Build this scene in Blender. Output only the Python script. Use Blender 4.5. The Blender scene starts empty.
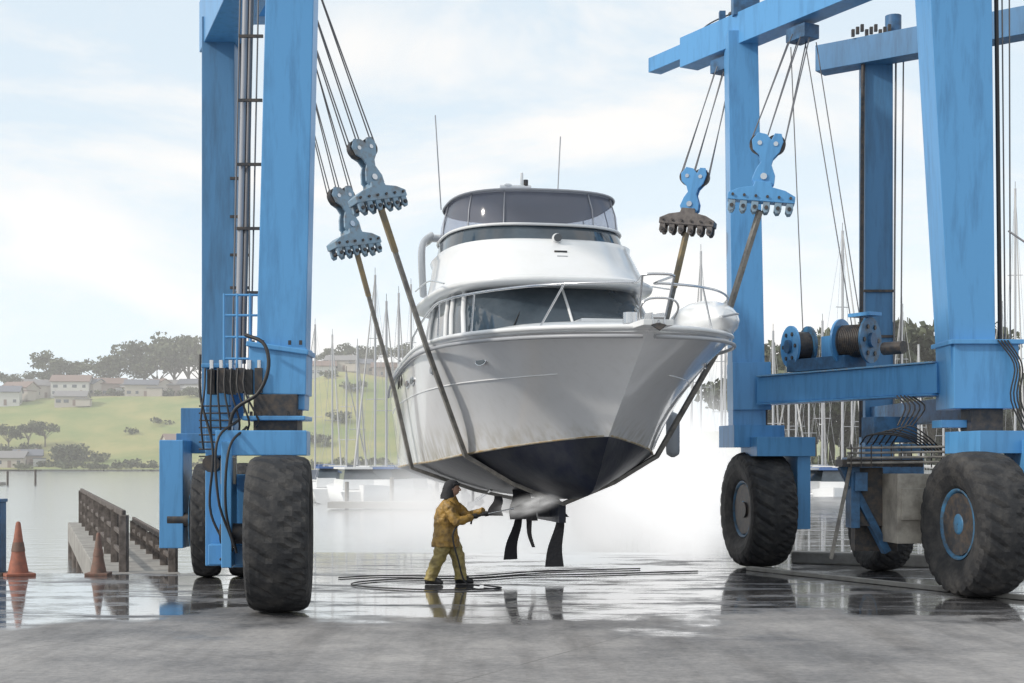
import bpy, math, random
import numpy as np
from mathutils import Vector, Matrix, noise
random.seed(7); np.random.seed(7)
scene=bpy.context.scene
D=bpy.data
def V(*a): return Vector(a)

# ------------------------------------------------ materials
def mat(name,col,rough=0.5,metal=0.0,var=0.0,vscale=3.0,col2=None,bump=0.0,bscale=20.0,spec=0.5,coat=0.0,lo=0.4,hi=0.65,detail=6,stretch=None):
    m=D.materials.new(name); m.use_nodes=True
    nt=m.node_tree; b=nt.nodes['Principled BSDF']
    b.inputs['Base Color'].default_value=(*col,1); b.inputs['Roughness'].default_value=rough
    b.inputs['Metallic'].default_value=metal; b.inputs['Specular IOR Level'].default_value=spec
    b.inputs['Coat Weight'].default_value=coat
    tc=nt.nodes.new('ShaderNodeTexCoord')
    src=tc.outputs['Object']
    if stretch:
        mp=nt.nodes.new('ShaderNodeMapping'); mp.inputs['Scale'].default_value=stretch
        nt.links.new(src,mp.inputs['Vector']); src=mp.outputs['Vector']
    if col2 is not None:
        n=nt.nodes.new('ShaderNodeTexNoise'); n.inputs['Scale'].default_value=vscale; n.inputs['Detail'].default_value=detail
        n.inputs['Roughness'].default_value=0.65
        nt.links.new(src,n.inputs['Vector'])
        r=nt.nodes.new('ShaderNodeValToRGB'); r.color_ramp.elements[0].position=lo; r.color_ramp.elements[1].position=hi
        r.color_ramp.elements[0].color=(*col,1); r.color_ramp.elements[1].color=(*col2,1)
        nt.links.new(n.outputs['Fac'],r.inputs['Fac']); nt.links.new(r.outputs['Color'],b.inputs['Base Color'])
    if bump>0:
        n2=nt.nodes.new('ShaderNodeTexNoise'); n2.inputs['Scale'].default_value=bscale; n2.inputs['Detail'].default_value=5
        nt.links.new(src,n2.inputs['Vector'])
        bp=nt.nodes.new('ShaderNodeBump'); bp.inputs['Strength'].default_value=bump; bp.inputs['Distance'].default_value=0.05
        nt.links.new(n2.outputs['Fac'],bp.inputs['Height']); nt.links.new(bp.outputs['Normal'],b.inputs['Normal'])
    return m
BLUE=mat('blue_paint',(0.10,0.32,0.62),0.36,col2=(0.055,0.18,0.37),vscale=2.8,lo=0.48,hi=0.84,bump=0.06,bscale=3,stretch=(2.4,2.4,0.30),detail=11)
BLUEB=mat('shaded_blue_paint',(0.07,0.21,0.40),0.5,col2=(0.045,0.12,0.22),vscale=2.8,lo=0.45,hi=0.8,bump=0.06,bscale=3,stretch=(2.4,2.4,0.30),detail=11)  # lift blue darkened: shade on back-left and third legs put into the colour
BLUER=mat('rim_blue_paint',(0.05,0.18,0.34),0.5,col2=(0.06,0.08,0.10),vscale=5)
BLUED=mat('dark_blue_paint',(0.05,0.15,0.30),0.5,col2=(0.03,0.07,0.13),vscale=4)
BLUEL=mat('worn_blue_paint',(0.16,0.36,0.58),0.5,col2=(0.30,0.33,0.36),vscale=6,lo=.5,hi=.7)
BLOCKG=mat('worn_grey_blue_paint',(0.22,0.33,0.43),0.5,col2=(0.20,0.17,0.14),vscale=7,lo=.48,hi=.72)
BLOCKD=mat('grimy_comb_paint',(0.17,0.15,0.14),0.6,col2=(0.08,0.07,0.07),vscale=8)
DARK=mat('dark_steel',(0.03,0.033,0.04),0.5,col2=(0.09,0.07,0.055),vscale=9)
BLACK=mat('black_rubber_hose',(0.02,0.02,0.022),0.5)
TYRE=mat('tyre_rubber',(0.022,0.023,0.026),0.75,col2=(0.08,0.076,0.072),vscale=4,lo=.45,hi=.78,bump=0.25,bscale=14)
STEEL=mat('stainless',(0.62,0.63,0.65),0.22,metal=1.0)
CABLE=mat('steel_cable',(0.16,0.16,0.17),0.5,metal=0.5)
STRAP=mat('sling_strap',(0.27,0.255,0.23),0.8,col2=(0.14,0.135,0.13),vscale=6)
STRAPY=mat('yellow_strap',(0.30,0.23,0.13),0.8,col2=(0.20,0.17,0.13),vscale=6)
BEIGE=mat('beige_paint',(0.42,0.39,0.34),0.5,col2=(0.25,0.23,0.2),vscale=4)
GEL=mat('white_gelcoat',(0.80,0.81,0.82),0.22,col2=(0.76,0.77,0.77),vscale=1.2,coat=0.3)
GLASS=mat('dark_window_glass',(0.03,0.045,0.06),0.05,spec=0.9,col2=(0.06,0.08,0.10),vscale=1.0)
ANTI=mat('antifoul',(0.010,0.014,0.030),0.42,col2=(0.028,0.032,0.042),vscale=2.5,bump=.1,bscale=8,spec=.35)
ORANGE=mat('cone_orange',(0.38,0.14,0.09),0.7,col2=(0.25,0.11,0.08),vscale=9)
ORANGED=mat('cone_faded',(0.22,0.12,0.09),0.7,col2=(0.14,0.10,0.08),vscale=9)
WOOD=mat('weathered_timber',(0.15,0.13,0.12),0.85,col2=(0.07,0.06,0.055),vscale=6,bump=.3,bscale=12)
CONC=mat('pale_concrete',(0.34,0.33,0.31),0.85,col2=(0.22,0.21,0.2),vscale=2,bump=.1)
RAIN=mat('raincoat',(0.42,0.25,0.06),0.45,col2=(0.17,0.11,0.045),vscale=9,lo=.42,hi=.68,bump=.5,bscale=14)
RAINT=mat('rain_trousers',(0.38,0.30,0.11),0.5,col2=(0.18,0.14,0.06),vscale=9,lo=.42,hi=.68,bump=.5,bscale=12)
SKIN=mat('skin',(0.35,0.20,0.14),0.5)
CLOTHD=mat('dark_hood',(0.03,0.03,0.035),0.8,bump=.3)
FRAME=mat('enclosure_frame',(.34,.35,.38),.4)

def clearmat():
    m=D.materials.new('clear_enclosure'); m.use_nodes=True; nt=m.node_tree
    nt.nodes.remove(nt.nodes['Principled BSDF'])
    o=nt.nodes['Material Output']; mx=nt.nodes.new('ShaderNodeMixShader'); t=nt.nodes.new('ShaderNodeBsdfTransparent')
    t.inputs['Color'].default_value=(.86,.87,.92,1)
    p=nt.nodes.new('ShaderNodeBsdfPrincipled'); p.inputs['Base Color'].default_value=(.40,.42,.50,1); p.inputs['Roughness'].default_value=.10
    mx.inputs['Fac'].default_value=.34
    nt.links.new(t.outputs[0],mx.inputs[1]); nt.links.new(p.outputs[0],mx.inputs[2]); nt.links.new(mx.outputs[0],o.inputs['Surface'])
    return m
CLEAR=clearmat()

def hullmat():
    m=D.materials.new('hull_gelcoat'); m.use_nodes=True; nt=m.node_tree; N=nt.nodes; L=nt.links
    b=N['Principled BSDF']; b.inputs['Roughness'].default_value=.16; b.inputs['Coat Weight'].default_value=.5
    tc=N.new('ShaderNodeTexCoord'); sep=N.new('ShaderNodeSeparateXYZ'); L.new(tc.outputs['Object'],sep.inputs[0])
    mp=N.new('ShaderNodeMapping'); mp.inputs['Scale'].default_value=(3,3,.35); L.new(tc.outputs['Object'],mp.inputs[0])
    n=N.new('ShaderNodeTexNoise'); n.inputs['Scale'].default_value=2.6; n.inputs['Detail'].default_value=8; L.new(mp.outputs[0],n.inputs[0])
    mr=N.new('ShaderNodeMapRange'); mr.inputs['From Min'].default_value=2.7; mr.inputs['From Max'].default_value=2.0; L.new(sep.outputs['Z'],mr.inputs['Value'])
    mu=N.new('ShaderNodeMath'); mu.operation='MULTIPLY'; L.new(mr.outputs[0],mu.inputs[0])
    mr2=N.new('ShaderNodeMapRange'); mr2.inputs['From Min'].default_value=.38; mr2.inputs['From Max'].default_value=.68; L.new(n.outputs['Fac'],mr2.inputs['Value'])
    L.new(mr2.outputs[0],mu.inputs[1])
    mx=N.new('ShaderNodeMix'); mx.data_type='RGBA'; L.new(mu.outputs[0],mx.inputs['Factor'])
    mx.inputs['A'].default_value=(.82,.83,.85,1); mx.inputs['B'].default_value=(.44,.40,.30,1)
    mr3=N.new('ShaderNodeMapRange'); mr3.inputs['From Min'].default_value=.5; mr3.inputs['From Max'].default_value=.8; mr3.inputs['To Max'].default_value=.18; L.new(n.outputs['Fac'],mr3.inputs['Value'])
    m2=N.new('ShaderNodeMix'); m2.data_type='RGBA'; L.new(mr3.outputs[0],m2.inputs['Factor']); L.new(mx.outputs['Result'],m2.inputs['A']); m2.inputs['B'].default_value=(.58,.58,.56,1)
    L.new(m2.outputs['Result'],b.inputs['Base Color'])
    return m
HULL=hullmat()

# ------------------------------------------------ mesh builder
class MB:
    def __init__(s): s.v=[];s.f=[];s.m=[];s.s=[];s.mats=[]
    def add(s,vs,fs,mt,smooth=False):
        if mt not in s.mats: s.mats.append(mt)
        k=s.mats.index(mt); o=len(s.v)
        s.v+= [tuple(p) for p in vs]
        for f in fs: s.f.append(tuple(i+o for i in f)); s.m.append(k); s.s.append(smooth)
    def box(s,c,size,mt,rz=0,M=None):
        x,y,z=[a/2 for a in size]
        R=M or Matrix.Rotation(rz,3,'Z'); c=Vector(c)
        vs=[c+R@V(i*x,j*y,k*z) for k in(-1,1) for j in(-1,1) for i in(-1,1)]
        s.add(vs,[(0,2,3,1),(4,5,7,6),(0,1,5,4),(2,6,7,3),(0,4,6,2),(1,3,7,5)],mt)
    def beam(s,a,b,w,h,mt,w2=None,h2=None,ref=None):
        a=Vector(a);b=Vector(b);t=(b-a).normalized()
        up=Vector(ref) if ref else (V(0,0,1) if abs(t.z)<.9 else V(0,1,0))
        sx=t.cross(up).normalized(); up=sx.cross(t).normalized()
        vs=[]
        for p,ww,hh in((a,w,h),(b,w2 or w,h2 or h)):
            for j in(-1,1):
                for i in(-1,1): vs.append(p+sx*i*ww/2+up*j*hh/2)
        s.add(vs,[(0,2,3,1),(4,5,7,6),(0,1,5,4),(2,6,7,3),(0,4,6,2),(1,3,7,5)],mt)
    def tube(s,pts,r,mt,seg=8,sq=(1,1),smooth=True):
        pts=[Vector(p) for p in pts]; n=len(pts)
        rs=r if isinstance(r,(list,tuple)) else [r]*n
        t0=(pts[1]-pts[0]).normalized(); ref=V(0,0,1) if abs(t0.z)<.9 else V(1,0,0)
        nx=t0.cross(ref).normalized(); vs=[]
        for i,p in enumerate(pts):
            t=((pts[min(i+1,n-1)]-pts[max(i-1,0)])).normalized()
            nx=(nx-t*nx.dot(t)).normalized(); ny=t.cross(nx)
            for k in range(seg):
                a=2*math.pi*k/seg
                vs.append(p+nx*math.cos(a)*rs[i]*sq[0]+ny*math.sin(a)*rs[i]*sq[1])
        fs=[]
        for i in range(n-1):
            for k in range(seg):
                k2=(k+1)%seg; fs.append((i*seg+k,i*seg+k2,(i+1)*seg+k2,(i+1)*seg+k))
        s.add(vs,fs,mt,smooth)
        s.add(vs[:seg],[tuple(range(seg))[::-1]],mt); s.add(vs[-seg:],[tuple(range(seg))],mt)
    def cyl(s,a,b,r,mt,seg=16): s.tube([a,b],r,mt,seg)
    def loft(s,rings,mt,smooth=True,cap=True,closed=True):
        n=len(rings[0]); vs=[p for r in rings for p in r]; fs=[]
        for i in range(len(rings)-1):
            for k in range(n if closed else n-1):
                k2=(k+1)%n; fs.append((i*n+k,i*n+k2,(i+1)*n+k2,(i+1)*n+k))
        s.add(vs,fs,mt,smooth)
        if cap: s.add(rings[0],[tuple(range(n))[::-1]],mt); s.add(rings[-1],[tuple(range(n))],mt)
    def prism(s,out,o,xd,zd,th,mt):
        o=Vector(o);xd=Vector(xd).normalized();zd=Vector(zd).normalized();yd=xd.cross(zd).normalized()
        n=len(out); vs=[o+xd*x+zd*z+yd*k*th/2 for k in(-1,1) for x,z in out]
        fs=[tuple(range(n)),tuple(range(n,2*n))[::-1]]+[(i,(i+1)%n+0,(i+1)%n+n,i+n) for i in range(n)]
        s.add(vs,fs,mt)
    def sphere(s,c,r,mt,seg=16,rg=10,sc=(1,1,1)):
        rings=[]
        for i in range(rg+1):
            a=-math.pi/2+math.pi*i/rg; q=max(math.cos(a),.02)
            rings.append([V(c[0]+r*sc[0]*q*math.cos(2*math.pi*k/seg),c[1]+r*sc[1]*q*math.sin(2*math.pi*k/seg),c[2]+r*sc[2]*math.sin(a)) for k in range(seg)])
        s.loft(rings,mt)
    def build(s,name,parent=None,bevel=0,loc=(0,0,0),fix=True):
        me=D.meshes.new(name); me.from_pydata(s.v,[],s.f)
        for m in s.mats: me.materials.append(m)
        me.polygons.foreach_set('material_index',s.m); me.polygons.foreach_set('use_smooth',s.s)
        if fix:
            import bmesh
            bm=bmesh.new(); bm.from_mesh(me); bmesh.ops.recalc_face_normals(bm,faces=bm.faces); bm.to_mesh(me); bm.free()
        me.update(); o=D.objects.new(name,me); scene.collection.objects.link(o); o.location=loc
        if parent: o.parent=parent
        if bevel:
            md=o.modifiers.new('b','BEVEL'); md.width=bevel; md.segments=2; md.limit_method='ANGLE'; md.angle_limit=math.radians(50); md.harden_normals=False
        return o
def empty(name,loc=(0,0,0),rz=0):
    e=D.objects.new(name,None); scene.collection.objects.link(e); e.location=loc; e.rotation_euler=(0,0,rz); e.empty_display_size=.2; return e
def catmull(P,n):
    P=[np.array(p,float) for p in P]; out=[]; k=len(P)-1
    for i in range(n):
        t=i/(n-1)*k; j=min(int(t),k-1); u=t-j
        p1,p2=P[j],P[j+1]; p0=P[j-1] if j>0 else 2*p1-p2; p3=P[j+2] if j+2<=k else 2*p2-p1
        out.append(.5*((2*p1)+(p2-p0)*u+(2*p0-5*p1+4*p2-p3)*u*u+(3*p1-p0-3*p2+p3)*u**3))
    return out

# ------------------------------------------------ world / light / camera
w=D.worlds.new('World'); scene.world=w; w.use_nodes=True; nt=w.node_tree; N=nt.nodes; L=nt.links
for n in list(N): N.remove(n)
out=N.new('ShaderNodeOutputWorld'); sky=N.new('ShaderNodeTexSky'); sky.sky_type='NISHITA'; sky.sun_disc=False
SE=math.radians(34); SAZ=math.radians(248)   # azimuth of sun measured clockwise from +Y
sky.sun_elevation=SE; sky.sun_rotation=SAZ; sky.air_density=1.0; sky.dust_density=1.0
b1=N.new('ShaderNodeBackground'); b1.inputs['Strength'].default_value=.15; L.new(sky.outputs[0],b1.inputs['Color'])
tc=N.new('ShaderNodeTexCoord'); mp=N.new('ShaderNodeMapping'); mp.inputs['Scale'].default_value=(2.6,2.6,6.5); mp.inputs['Location'].default_value=(.9,1.3,.5)
L.new(tc.outputs['Generated'],mp.inputs[0])
ns=N.new('ShaderNodeTexNoise'); ns.inputs['Scale'].default_value=1.5; ns.inputs['Detail'].default_value=8; ns.inputs['Roughness'].default_value=.55; ns.inputs['Distortion'].default_value=.5
L.new(mp.outputs[0],ns.inputs['Vector'])
r1=N.new('ShaderNodeMapRange'); r1.inputs['From Min'].default_value=.42; r1.inputs['From Max'].default_value=.60; r1.inputs['To Min'].default_value=.82; r1.inputs['To Max'].default_value=1.0
L.new(ns.outputs['Fac'],r1.inputs['Value'])
sp=N.new('ShaderNodeSeparateXYZ'); L.new(tc.outputs['Generated'],sp.inputs[0])
r2=N.new('ShaderNodeMapRange'); r2.inputs['From Min'].default_value=.0; r2.inputs['From Max'].default_value=.22; r2.inputs['To Min'].default_value=.15; r2.inputs['To Max'].default_value=0
L.new(sp.outputs['Z'],r2.inputs['Value'])
ad=N.new('ShaderNodeMath'); ad.operation='ADD'; ad.use_clamp=True; L.new(r1.outputs[0],ad.inputs[0]); L.new(r2.outputs[0],ad.inputs[1])
cr=N.new('ShaderNodeValToRGB'); cr.color_ramp.elements[0].position=.40; cr.color_ramp.elements[0].color=(.80,.92,1.0,1); cr.color_ramp.elements[1].position=.58; cr.color_ramp.elements[1].color=(1,.985,.965,1)
L.new(ns.outputs['Fac'],cr.inputs['Fac'])
b2=N.new('ShaderNodeBackground'); L.new(cr.outputs['Color'],b2.inputs['Color']); b2.inputs['Strength'].default_value=1.0
mx=N.new('ShaderNodeMixShader'); L.new(ad.outputs[0],mx.inputs[0]); L.new(b1.outputs[0],mx.inputs[1]); L.new(b2.outputs[0],mx.inputs[2]); L.new(mx.outputs[0],out.inputs['Surface'])
sun=D.lights.new('sun','SUN'); sun.energy=2.5; sun.angle=math.radians(3); sun.color=(1,.93,.83)
so=D.objects.new('sun',sun); scene.collection.objects.link(so)
sd=V(math.sin(SAZ)*math.cos(SE),math.cos(SAZ)*math.cos(SE),math.sin(SE)); so.rotation_euler=sd.to_track_quat('Z','Y').to_euler(); so.location=sd*50
scene.view_settings.view_transform='Standard'; scene.view_settings.look='None'; scene.view_settings.exposure=0
cd=D.cameras.new('camera'); cam=D.objects.new('camera',cd); scene.collection.objects.link(cam); scene.camera=cam
cam.location=(0,0,2.05); cam.rotation_euler=(math.radians(90),0,0); cd.lens=49.2; cd.sensor_width=36; cd.shift_y=.1157; cd.clip_end=9000; cd.clip_start=.1

# ------------------------------------------------ ground
def groundmat():
    m=D.materials.new('wet_concrete'); m.use_nodes=True; nt=m.node_tree; N=nt.nodes; L=nt.links; b=N['Principled BSDF']
    tc=N.new('ShaderNodeTexCoord'); g=tc.outputs['Object']; sep=N.new('ShaderNodeSeparateXYZ'); L.new(g,sep.inputs[0])
    def noi(sc,det,st=None,rough=.6):
        n=N.new('ShaderNodeTexNoise'); n.inputs['Scale'].default_value=sc; n.inputs['Detail'].default_value=det; n.inputs['Roughness'].default_value=rough
        if st:
            p=N.new('ShaderNodeMapping'); p.inputs['Scale'].default_value=st; L.new(g,p.inputs[0]); L.new(p.outputs[0],n.inputs[0])
        else: L.new(g,n.inputs[0])
        return n.outputs['Fac']
    def mth(op,a,bb,cl=False):
        n=N.new('ShaderNodeMath'); n.operation=op; n.use_clamp=cl
        for i,x in enumerate((a,bb)):
            if isinstance(x,(int,float)): n.inputs[i].default_value=x
            else: L.new(x,n.inputs[i])
        return n.outputs[0]
    def mr(x,a,bb,c,d):
        n=N.new('ShaderNodeMapRange'); n.inputs[1].default_value=a; n.inputs[2].default_value=bb; n.inputs[3].default_value=c; n.inputs[4].default_value=d; L.new(x,n.inputs[0]); return n.outputs[0]
    yy=mth('ADD',sep.outputs['Y'],mr(noi(.35,7),.3,.7,-2.6,2.6))
    wet=mr(yy,17.2,18.8,0,1)
    wet=mth('MULTIPLY',wet,mr(sep.outputs['Y'],60,40,.6,1))
    patch=mr(noi(1.1,9,(0.45,1.4,1),.68),.37,.50,.12,1)
    wet2=mth('MULTIPLY',wet,patch)
    big=noi(.25,6); fine=noi(11,9,None,.7); mid=noi(1.7,8)
    mx=N.new('ShaderNodeMix'); mx.data_type='RGBA'; mx.inputs['A'].default_value=(.15,.15,.155,1); mx.inputs['B'].default_value=(.38,.365,.355,1)
    L.new(mr(mth('ADD',mth('MULTIPLY',big,.55),mth('ADD',mth('MULTIPLY',mid,.25),mth('MULTIPLY',fine,.3))),.46,.68,0,1),mx.inputs['Factor'])
    br=N.new('ShaderNodeTexBrick'); br.offset=0; br.inputs['Scale'].default_value=1; br.inputs['Mortar Size'].default_value=.012; br.inputs['Brick Width'].default_value=5.3; br.inputs['Row Height'].default_value=4.1; br.inputs['Mortar Smooth'].default_value=.3
    pm=N.new('ShaderNodeMapping'); pm.inputs['Rotation'].default_value=(0,0,math.radians(28)); pm.inputs['Location'].default_value=(1.2,.8,0); L.new(g,pm.inputs[0]); L.new(pm.outputs[0],br.inputs['Vector'])
    mj=N.new('ShaderNodeMix'); mj.data_type='RGBA'; mj.blend_type='MULTIPLY'; L.new(mth('MULTIPLY',br.outputs['Fac'],mr(mid,.35,.6,.2,.8)),mj.inputs['Factor']); L.new(mx.outputs['Result'],mj.inputs['A']); mj.inputs['B'].default_value=(.45,.45,.45,1)
    st=mr(noi(.8,8,(2.4,.25,1)),.48,.68,0,.6)
    ms=N.new('ShaderNodeMix'); ms.data_type='RGBA'; ms.blend_type='MULTIPLY'; L.new(st,ms.inputs['Factor']); L.new(mj.outputs['Result'],ms.inputs['A']); ms.inputs['B'].default_value=(.5,.49,.48,1)
    mw=N.new('ShaderNodeMix'); mw.data_type='RGBA'; L.new(wet,mw.inputs['Factor']); L.new(ms.outputs['Result'],mw.inputs['A'])
    dk=N.new('ShaderNodeMix'); dk.data_type='RGBA'; dk.blend_type='MULTIPLY'; dk.inputs['Factor'].default_value=1; L.new(ms.outputs['Result'],dk.inputs['A']); dk.inputs['B'].default_value=(.60,.61,.64,1)
    L.new(dk.outputs['Result'],mw.inputs['B']); L.new(mw.outputs['Result'],b.inputs['Base Color'])
    L.new(mr(wet2,0,1,.66,.05),b.inputs['Roughness'])
    L.new(mr(wet2,0,1,.4,1.0),b.inputs['Specular IOR Level'])
    L.new(mr(wet2,.3,1,0,.9),b.inputs['Coat Weight']); b.inputs['Coat Roughness'].default_value=.04
    h=mth('MULTIPLY',mth('ADD',fine,mid),mr(wet2,0,1,1,.10))
    bp=N.new('ShaderNodeBump'); bp.inputs['Strength'].default_value=.4; bp.inputs['Distance'].default_value=.03; L.new(h,bp.inputs['Height']); L.new(bp.outputs['Normal'],b.inputs['Normal'])
    bc=N.new('ShaderNodeBump'); bc.inputs['Strength'].default_value=.35; bc.inputs['Distance'].default_value=.0022; L.new(noi(5,3,(.6,1.6,1)),bc.inputs['Height']); L.new(bc.outputs['Normal'],b.inputs['Coat Normal'])
    return m
GROUND=groundmat()
mb=MB()
outl=[(-90,-40),(90,-40),(90,78),(3.3,78),(4.05,31),(-4.4,31),(-5.9,25.3),(-90,25.3)]
n=len(outl)
mb.add([(x,y,0) for x,y in outl]+[(x,y,-3) for x,y in outl],[tuple(range(n))]+[(i,i+n,(i+1)%n+n,(i+1)%n) for i in range(n)],GROUND)
mb.build('ground')
WATER=D.materials.new('water'); WATER.use_nodes=True; nt=WATER.node_tree; b=nt.nodes['Principled BSDF']
b.inputs['Base Color'].default_value=(.22,.24,.25,1); b.inputs['Roughness'].default_value=.22; b.inputs['Specular IOR Level'].default_value=1.0; b.inputs['Coat Weight'].default_value=1.0; b.inputs['Coat Roughness'].default_value=.16
tcn=nt.nodes.new('ShaderNodeTexCoord'); mpn=nt.nodes.new('ShaderNodeMapping'); mpn.inputs['Scale'].default_value=(.35,1.3,1); nn=nt.nodes.new('ShaderNodeTexNoise'); nn.inputs['Scale'].default_value=1.1; nn.inputs['Detail'].default_value=6
bpn=nt.nodes.new('ShaderNodeBump'); bpn.inputs['Strength'].default_value=.35; bpn.inputs['Distance'].default_value=.12
nt.links.new(tcn.outputs['Object'],mpn.inputs[0]); nt.links.new(mpn.outputs[0],nn.inputs[0]); nt.links.new(nn.outputs['Fac'],bpn.inputs['Height']); nt.links.new(bpn.outputs['Normal'],b.inputs['Normal'])
nt.links.new(bpn.outputs['Normal'],b.inputs['Coat Normal'])
mb=MB(); mb.add([(-5000,-300,-1.2),(5000,-300,-1.2),(5000,7000,-1.2),(-5000,7000,-1.2)],[(0,1,2,3)],WATER); mb.build('water')

mb=MB(); mb.beam((3.98,32,.09),(3.75,44,.09),.22,.18,CONC); mb.beam((3.72,45,.09),(3.5,77,.09),.22,.18,CONC); mb.build('dock_kerb',bevel=.03)
mb=MB(); mb.beam((5.6,27.9,.12),(8.4,26.6,.12),.35,.24,CONC); mb.beam((8.6,26.5,.12),(16,24.0,.12),.35,.24,CONC); mb.build('dock_kerb',bevel=.03)
mb=MB(); mb.beam((4.4,26.0,.04),(8.6,18.5,.04),.14,.07,CONC); mb.build('ground_rail',bevel=.01)
mb=MB()
for i in range(6): mb.box((4.35-.03*i,33+2.2*i,.22),(.1,.1,.44),GEL)
mb.beam((4.35,32.6,.42),(4.2,44.4,.42),.08,.12,GEL); mb.build('guard_rail',bevel=.01)

# left finger jetty with timber railing walls
mb=MB()
q=[(-5.95,25.2),(-7.45,25.2),(-14.6,46),(-13.0,46)]
mb.add([(x,y,.004) for x,y in q]+[(x,y,-.6) for x,y in q],[(0,1,2,3),(4,5,6,7)]+[(i,(i+1)%4,(i+1)%4+4,i+4) for i in range(4)],CONC)
for i in range(7):
    t=i/6; mb.cyl((-7.3-7.0*t,25.6+20*t,-3),(-7.3-7.0*t,25.6+20*t,-.2),.16,WOOD,10); mb.cyl((-6.2-6.9*t,25.6+20*t,-3),(-6.2-6.9*t,25.6+20*t,-.2),.16,WOOD,10)
mb.build('jetty',bevel=.02)
def railing(name,a,b,h,n,rails,pw):
    mb=MB(); a=Vector(a);b=Vector(b)
    for i in range(n):
        p=a.lerp(b,i/(n-1)); hh=h+random.uniform(-.03,.04)
        mb.box((p.x,p.y,hh/2-.25),(pw,pw,hh+.5),WOOD,rz=random.uniform(-.05,.05))
    for z,t in rails: mb.beam((a.x,a.y,z),(b.x,b.y,z),pw*.5,t,WOOD)
    return mb.build(name,bevel=.015)
railing('timber_railing',(-7.1,25.6,0),(-14.0,45.5,0),1.05,9,[(1.07,.12),(.68,.08),(.32,.08)],.15)
railing('timber_railing',(-6.2,25.6,0),(-9.6,35.5,0),.5,7,[(.55,.12),(.26,.08)],.15)

def cone(loc,h,mt,name='traffic_cone'):
    mb=MB(); mb.box((0,0,.025),(.42*h/.8,.42*h/.8,.05),mt)
    mb.tube([(0,0,.05),(0,0,h*.35),(0,0,h*.55),(0,0,h*.97),(0,0,h)],[.15*h/.8,.105*h/.8,.08*h/.8,.035*h/.8,.02],mt,20)
    mb.tube([(0,0,h*.45),(0,0,h*.62)],[.101*h/.8,.078*h/.8],ORANGED,20)
    o=mb.build(name,bevel=.008,loc=loc); o.rotation_euler=(0,0,random.random()); return o
cone((-8.75,24.8,0),.96,ORANGE); cone((-7.36,24.9,0),.76,ORANGED)
mb=MB(); mb.box((0,0,.65),(.22,.3,1.3),BLUED); mb.box((0,0,1.33),(.26,.34,.06),BLUED); mb.box((0,0,.03),(.34,.42,.06),DARK); mb.build('service_pedestal',bevel=.01,loc=(-9.16,24.9,0))

# ------------------------------------------------ travel lift
lift=empty('boat_travel_lift',(0,0,0))
def wheel(name,loc,R,rz,steer=0,wd=.84):
    k=R/1.05; mb=MB(); seg=96
    half=[(.27,.50),(.33,.56),(.40,.70),(.425,.82),(.415,.92),(.385,.985),(.33,1.02),(.22,1.04),(.12,1.048),(.03,1.05)]
    prof=[(-a,r) for a,r in half]+[(a,r) for a,r in half[::-1]]
    rings=[]
    for j in range(seg):
        th=2*math.pi*j/seg; ring=[]
        for a,r in prof:
            sh=2 if a>0 else 0
            if abs(a)>.08 and r>.9:
                jj=j+int(abs(a)*8)+sh
                if jj%4 in(0,): r=r-.035
            ring.append(V(a*k*wd/.85,r*k*math.cos(th),r*k*math.sin(th)))
        rings.append(ring)
    rings.append(rings[0])
    mb.loft(rings,TYRE,smooth=False,cap=False,closed=False)
    for sg in(-1,1):
        pr=[(.30,.515),(.31,.49),(.27,.47),(.24,.44),(.14,.40),(.10,.30),(.11,.22),(.18,.20),(.20,.16),(.28,.15),(.29,.11),(.29,.01)]
        rr=[]
        for a,r in pr: rr.append([V(sg*a*k,r*k*math.cos(2*math.pi*j/40),r*k*math.sin(2*math.pi*j/40)) for j in range(40)])
        mb.loft(rr,BLUER,cap=False)
        for j in range(12):
            th=2*math.pi*j/12; y=.26*k*math.cos(th); z=.26*k*math.sin(th)
            mb.cyl((sg*.09*k,y,z),(sg*.15*k,y,z),.022*k,DARK,6)
    mb.tube([(-.28*k,0,0),(.28*k,0,0)],.45*k,DARK,24)
    o=mb.build(name,lift); o.location=loc; o.rotation_euler=(0,0,rz); return o
A10=math.radians(10)
wheel('wheel_1',(-3.14,18.9,1.06),1.06,math.radians(6))
wheel('wheel_2',(-5.35,24.6,1.0),1.0,math.radians(8),wd=.5)
wheel('wheel_3',(-4.75,24.7,1.0),1.0,math.radians(8),wd=.5)
wheel('wheel_4',(6.95,20.95,1.09),1.09,A10)
wheel('wheel_5',(4.72,26.85,1.11),1.11,A10)
wheel('wheel_6',(6.85,26.0,.85),.85,A10)

ZT=10.2
fl=MB()
LFb=V(-3.20,19.5,2.75); LFt=V(-3.02,19.5,ZT)
dl=(V(-5.4,26,0)-V(-3.2,19.5,0)).normalized()
fl.beam(LFb,LFt,.68,.46,BLUE,.66,.46,ref=(0,1,0))
fl.beam((-3.22,19.5,2.95),(-3.21,19.5,3.6),.78,.6,BLUE,ref=(0,1,0))
fl.beam((-3.22,19.5,3.55),(-3.21,19.5,3.62),.86,.70,BLUE,ref=(0,1,0))
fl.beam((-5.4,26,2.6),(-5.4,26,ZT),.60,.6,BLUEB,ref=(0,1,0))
fl.beam(V(-5.4,26,ZT)+dl*.5,V(-3.04,19.5,ZT)-dl*1.5,.7,.95,BLUE)
fl.beam((-3.7,20.9,ZT-.1),(-3.1,21.05,ZT-.1),.5,.4,BLUE); fl.beam((-5.0,25,ZT-.1),(-3.7,25,ZT-.1),.5,.4,BLUE)
fl.beam((-4.05,20.0,2.95),(-5.4,26,2.95),.42,.6,BLUE)
fl.beam((-3.24,19.4,2.42),(-3.24,19.4,2.95),.6,.5,DARK,ref=(0,1,0))
fl.box((-3.42,19.3,2.28),(1.22,.8,.34),BLUE,rz=.08)
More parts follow.
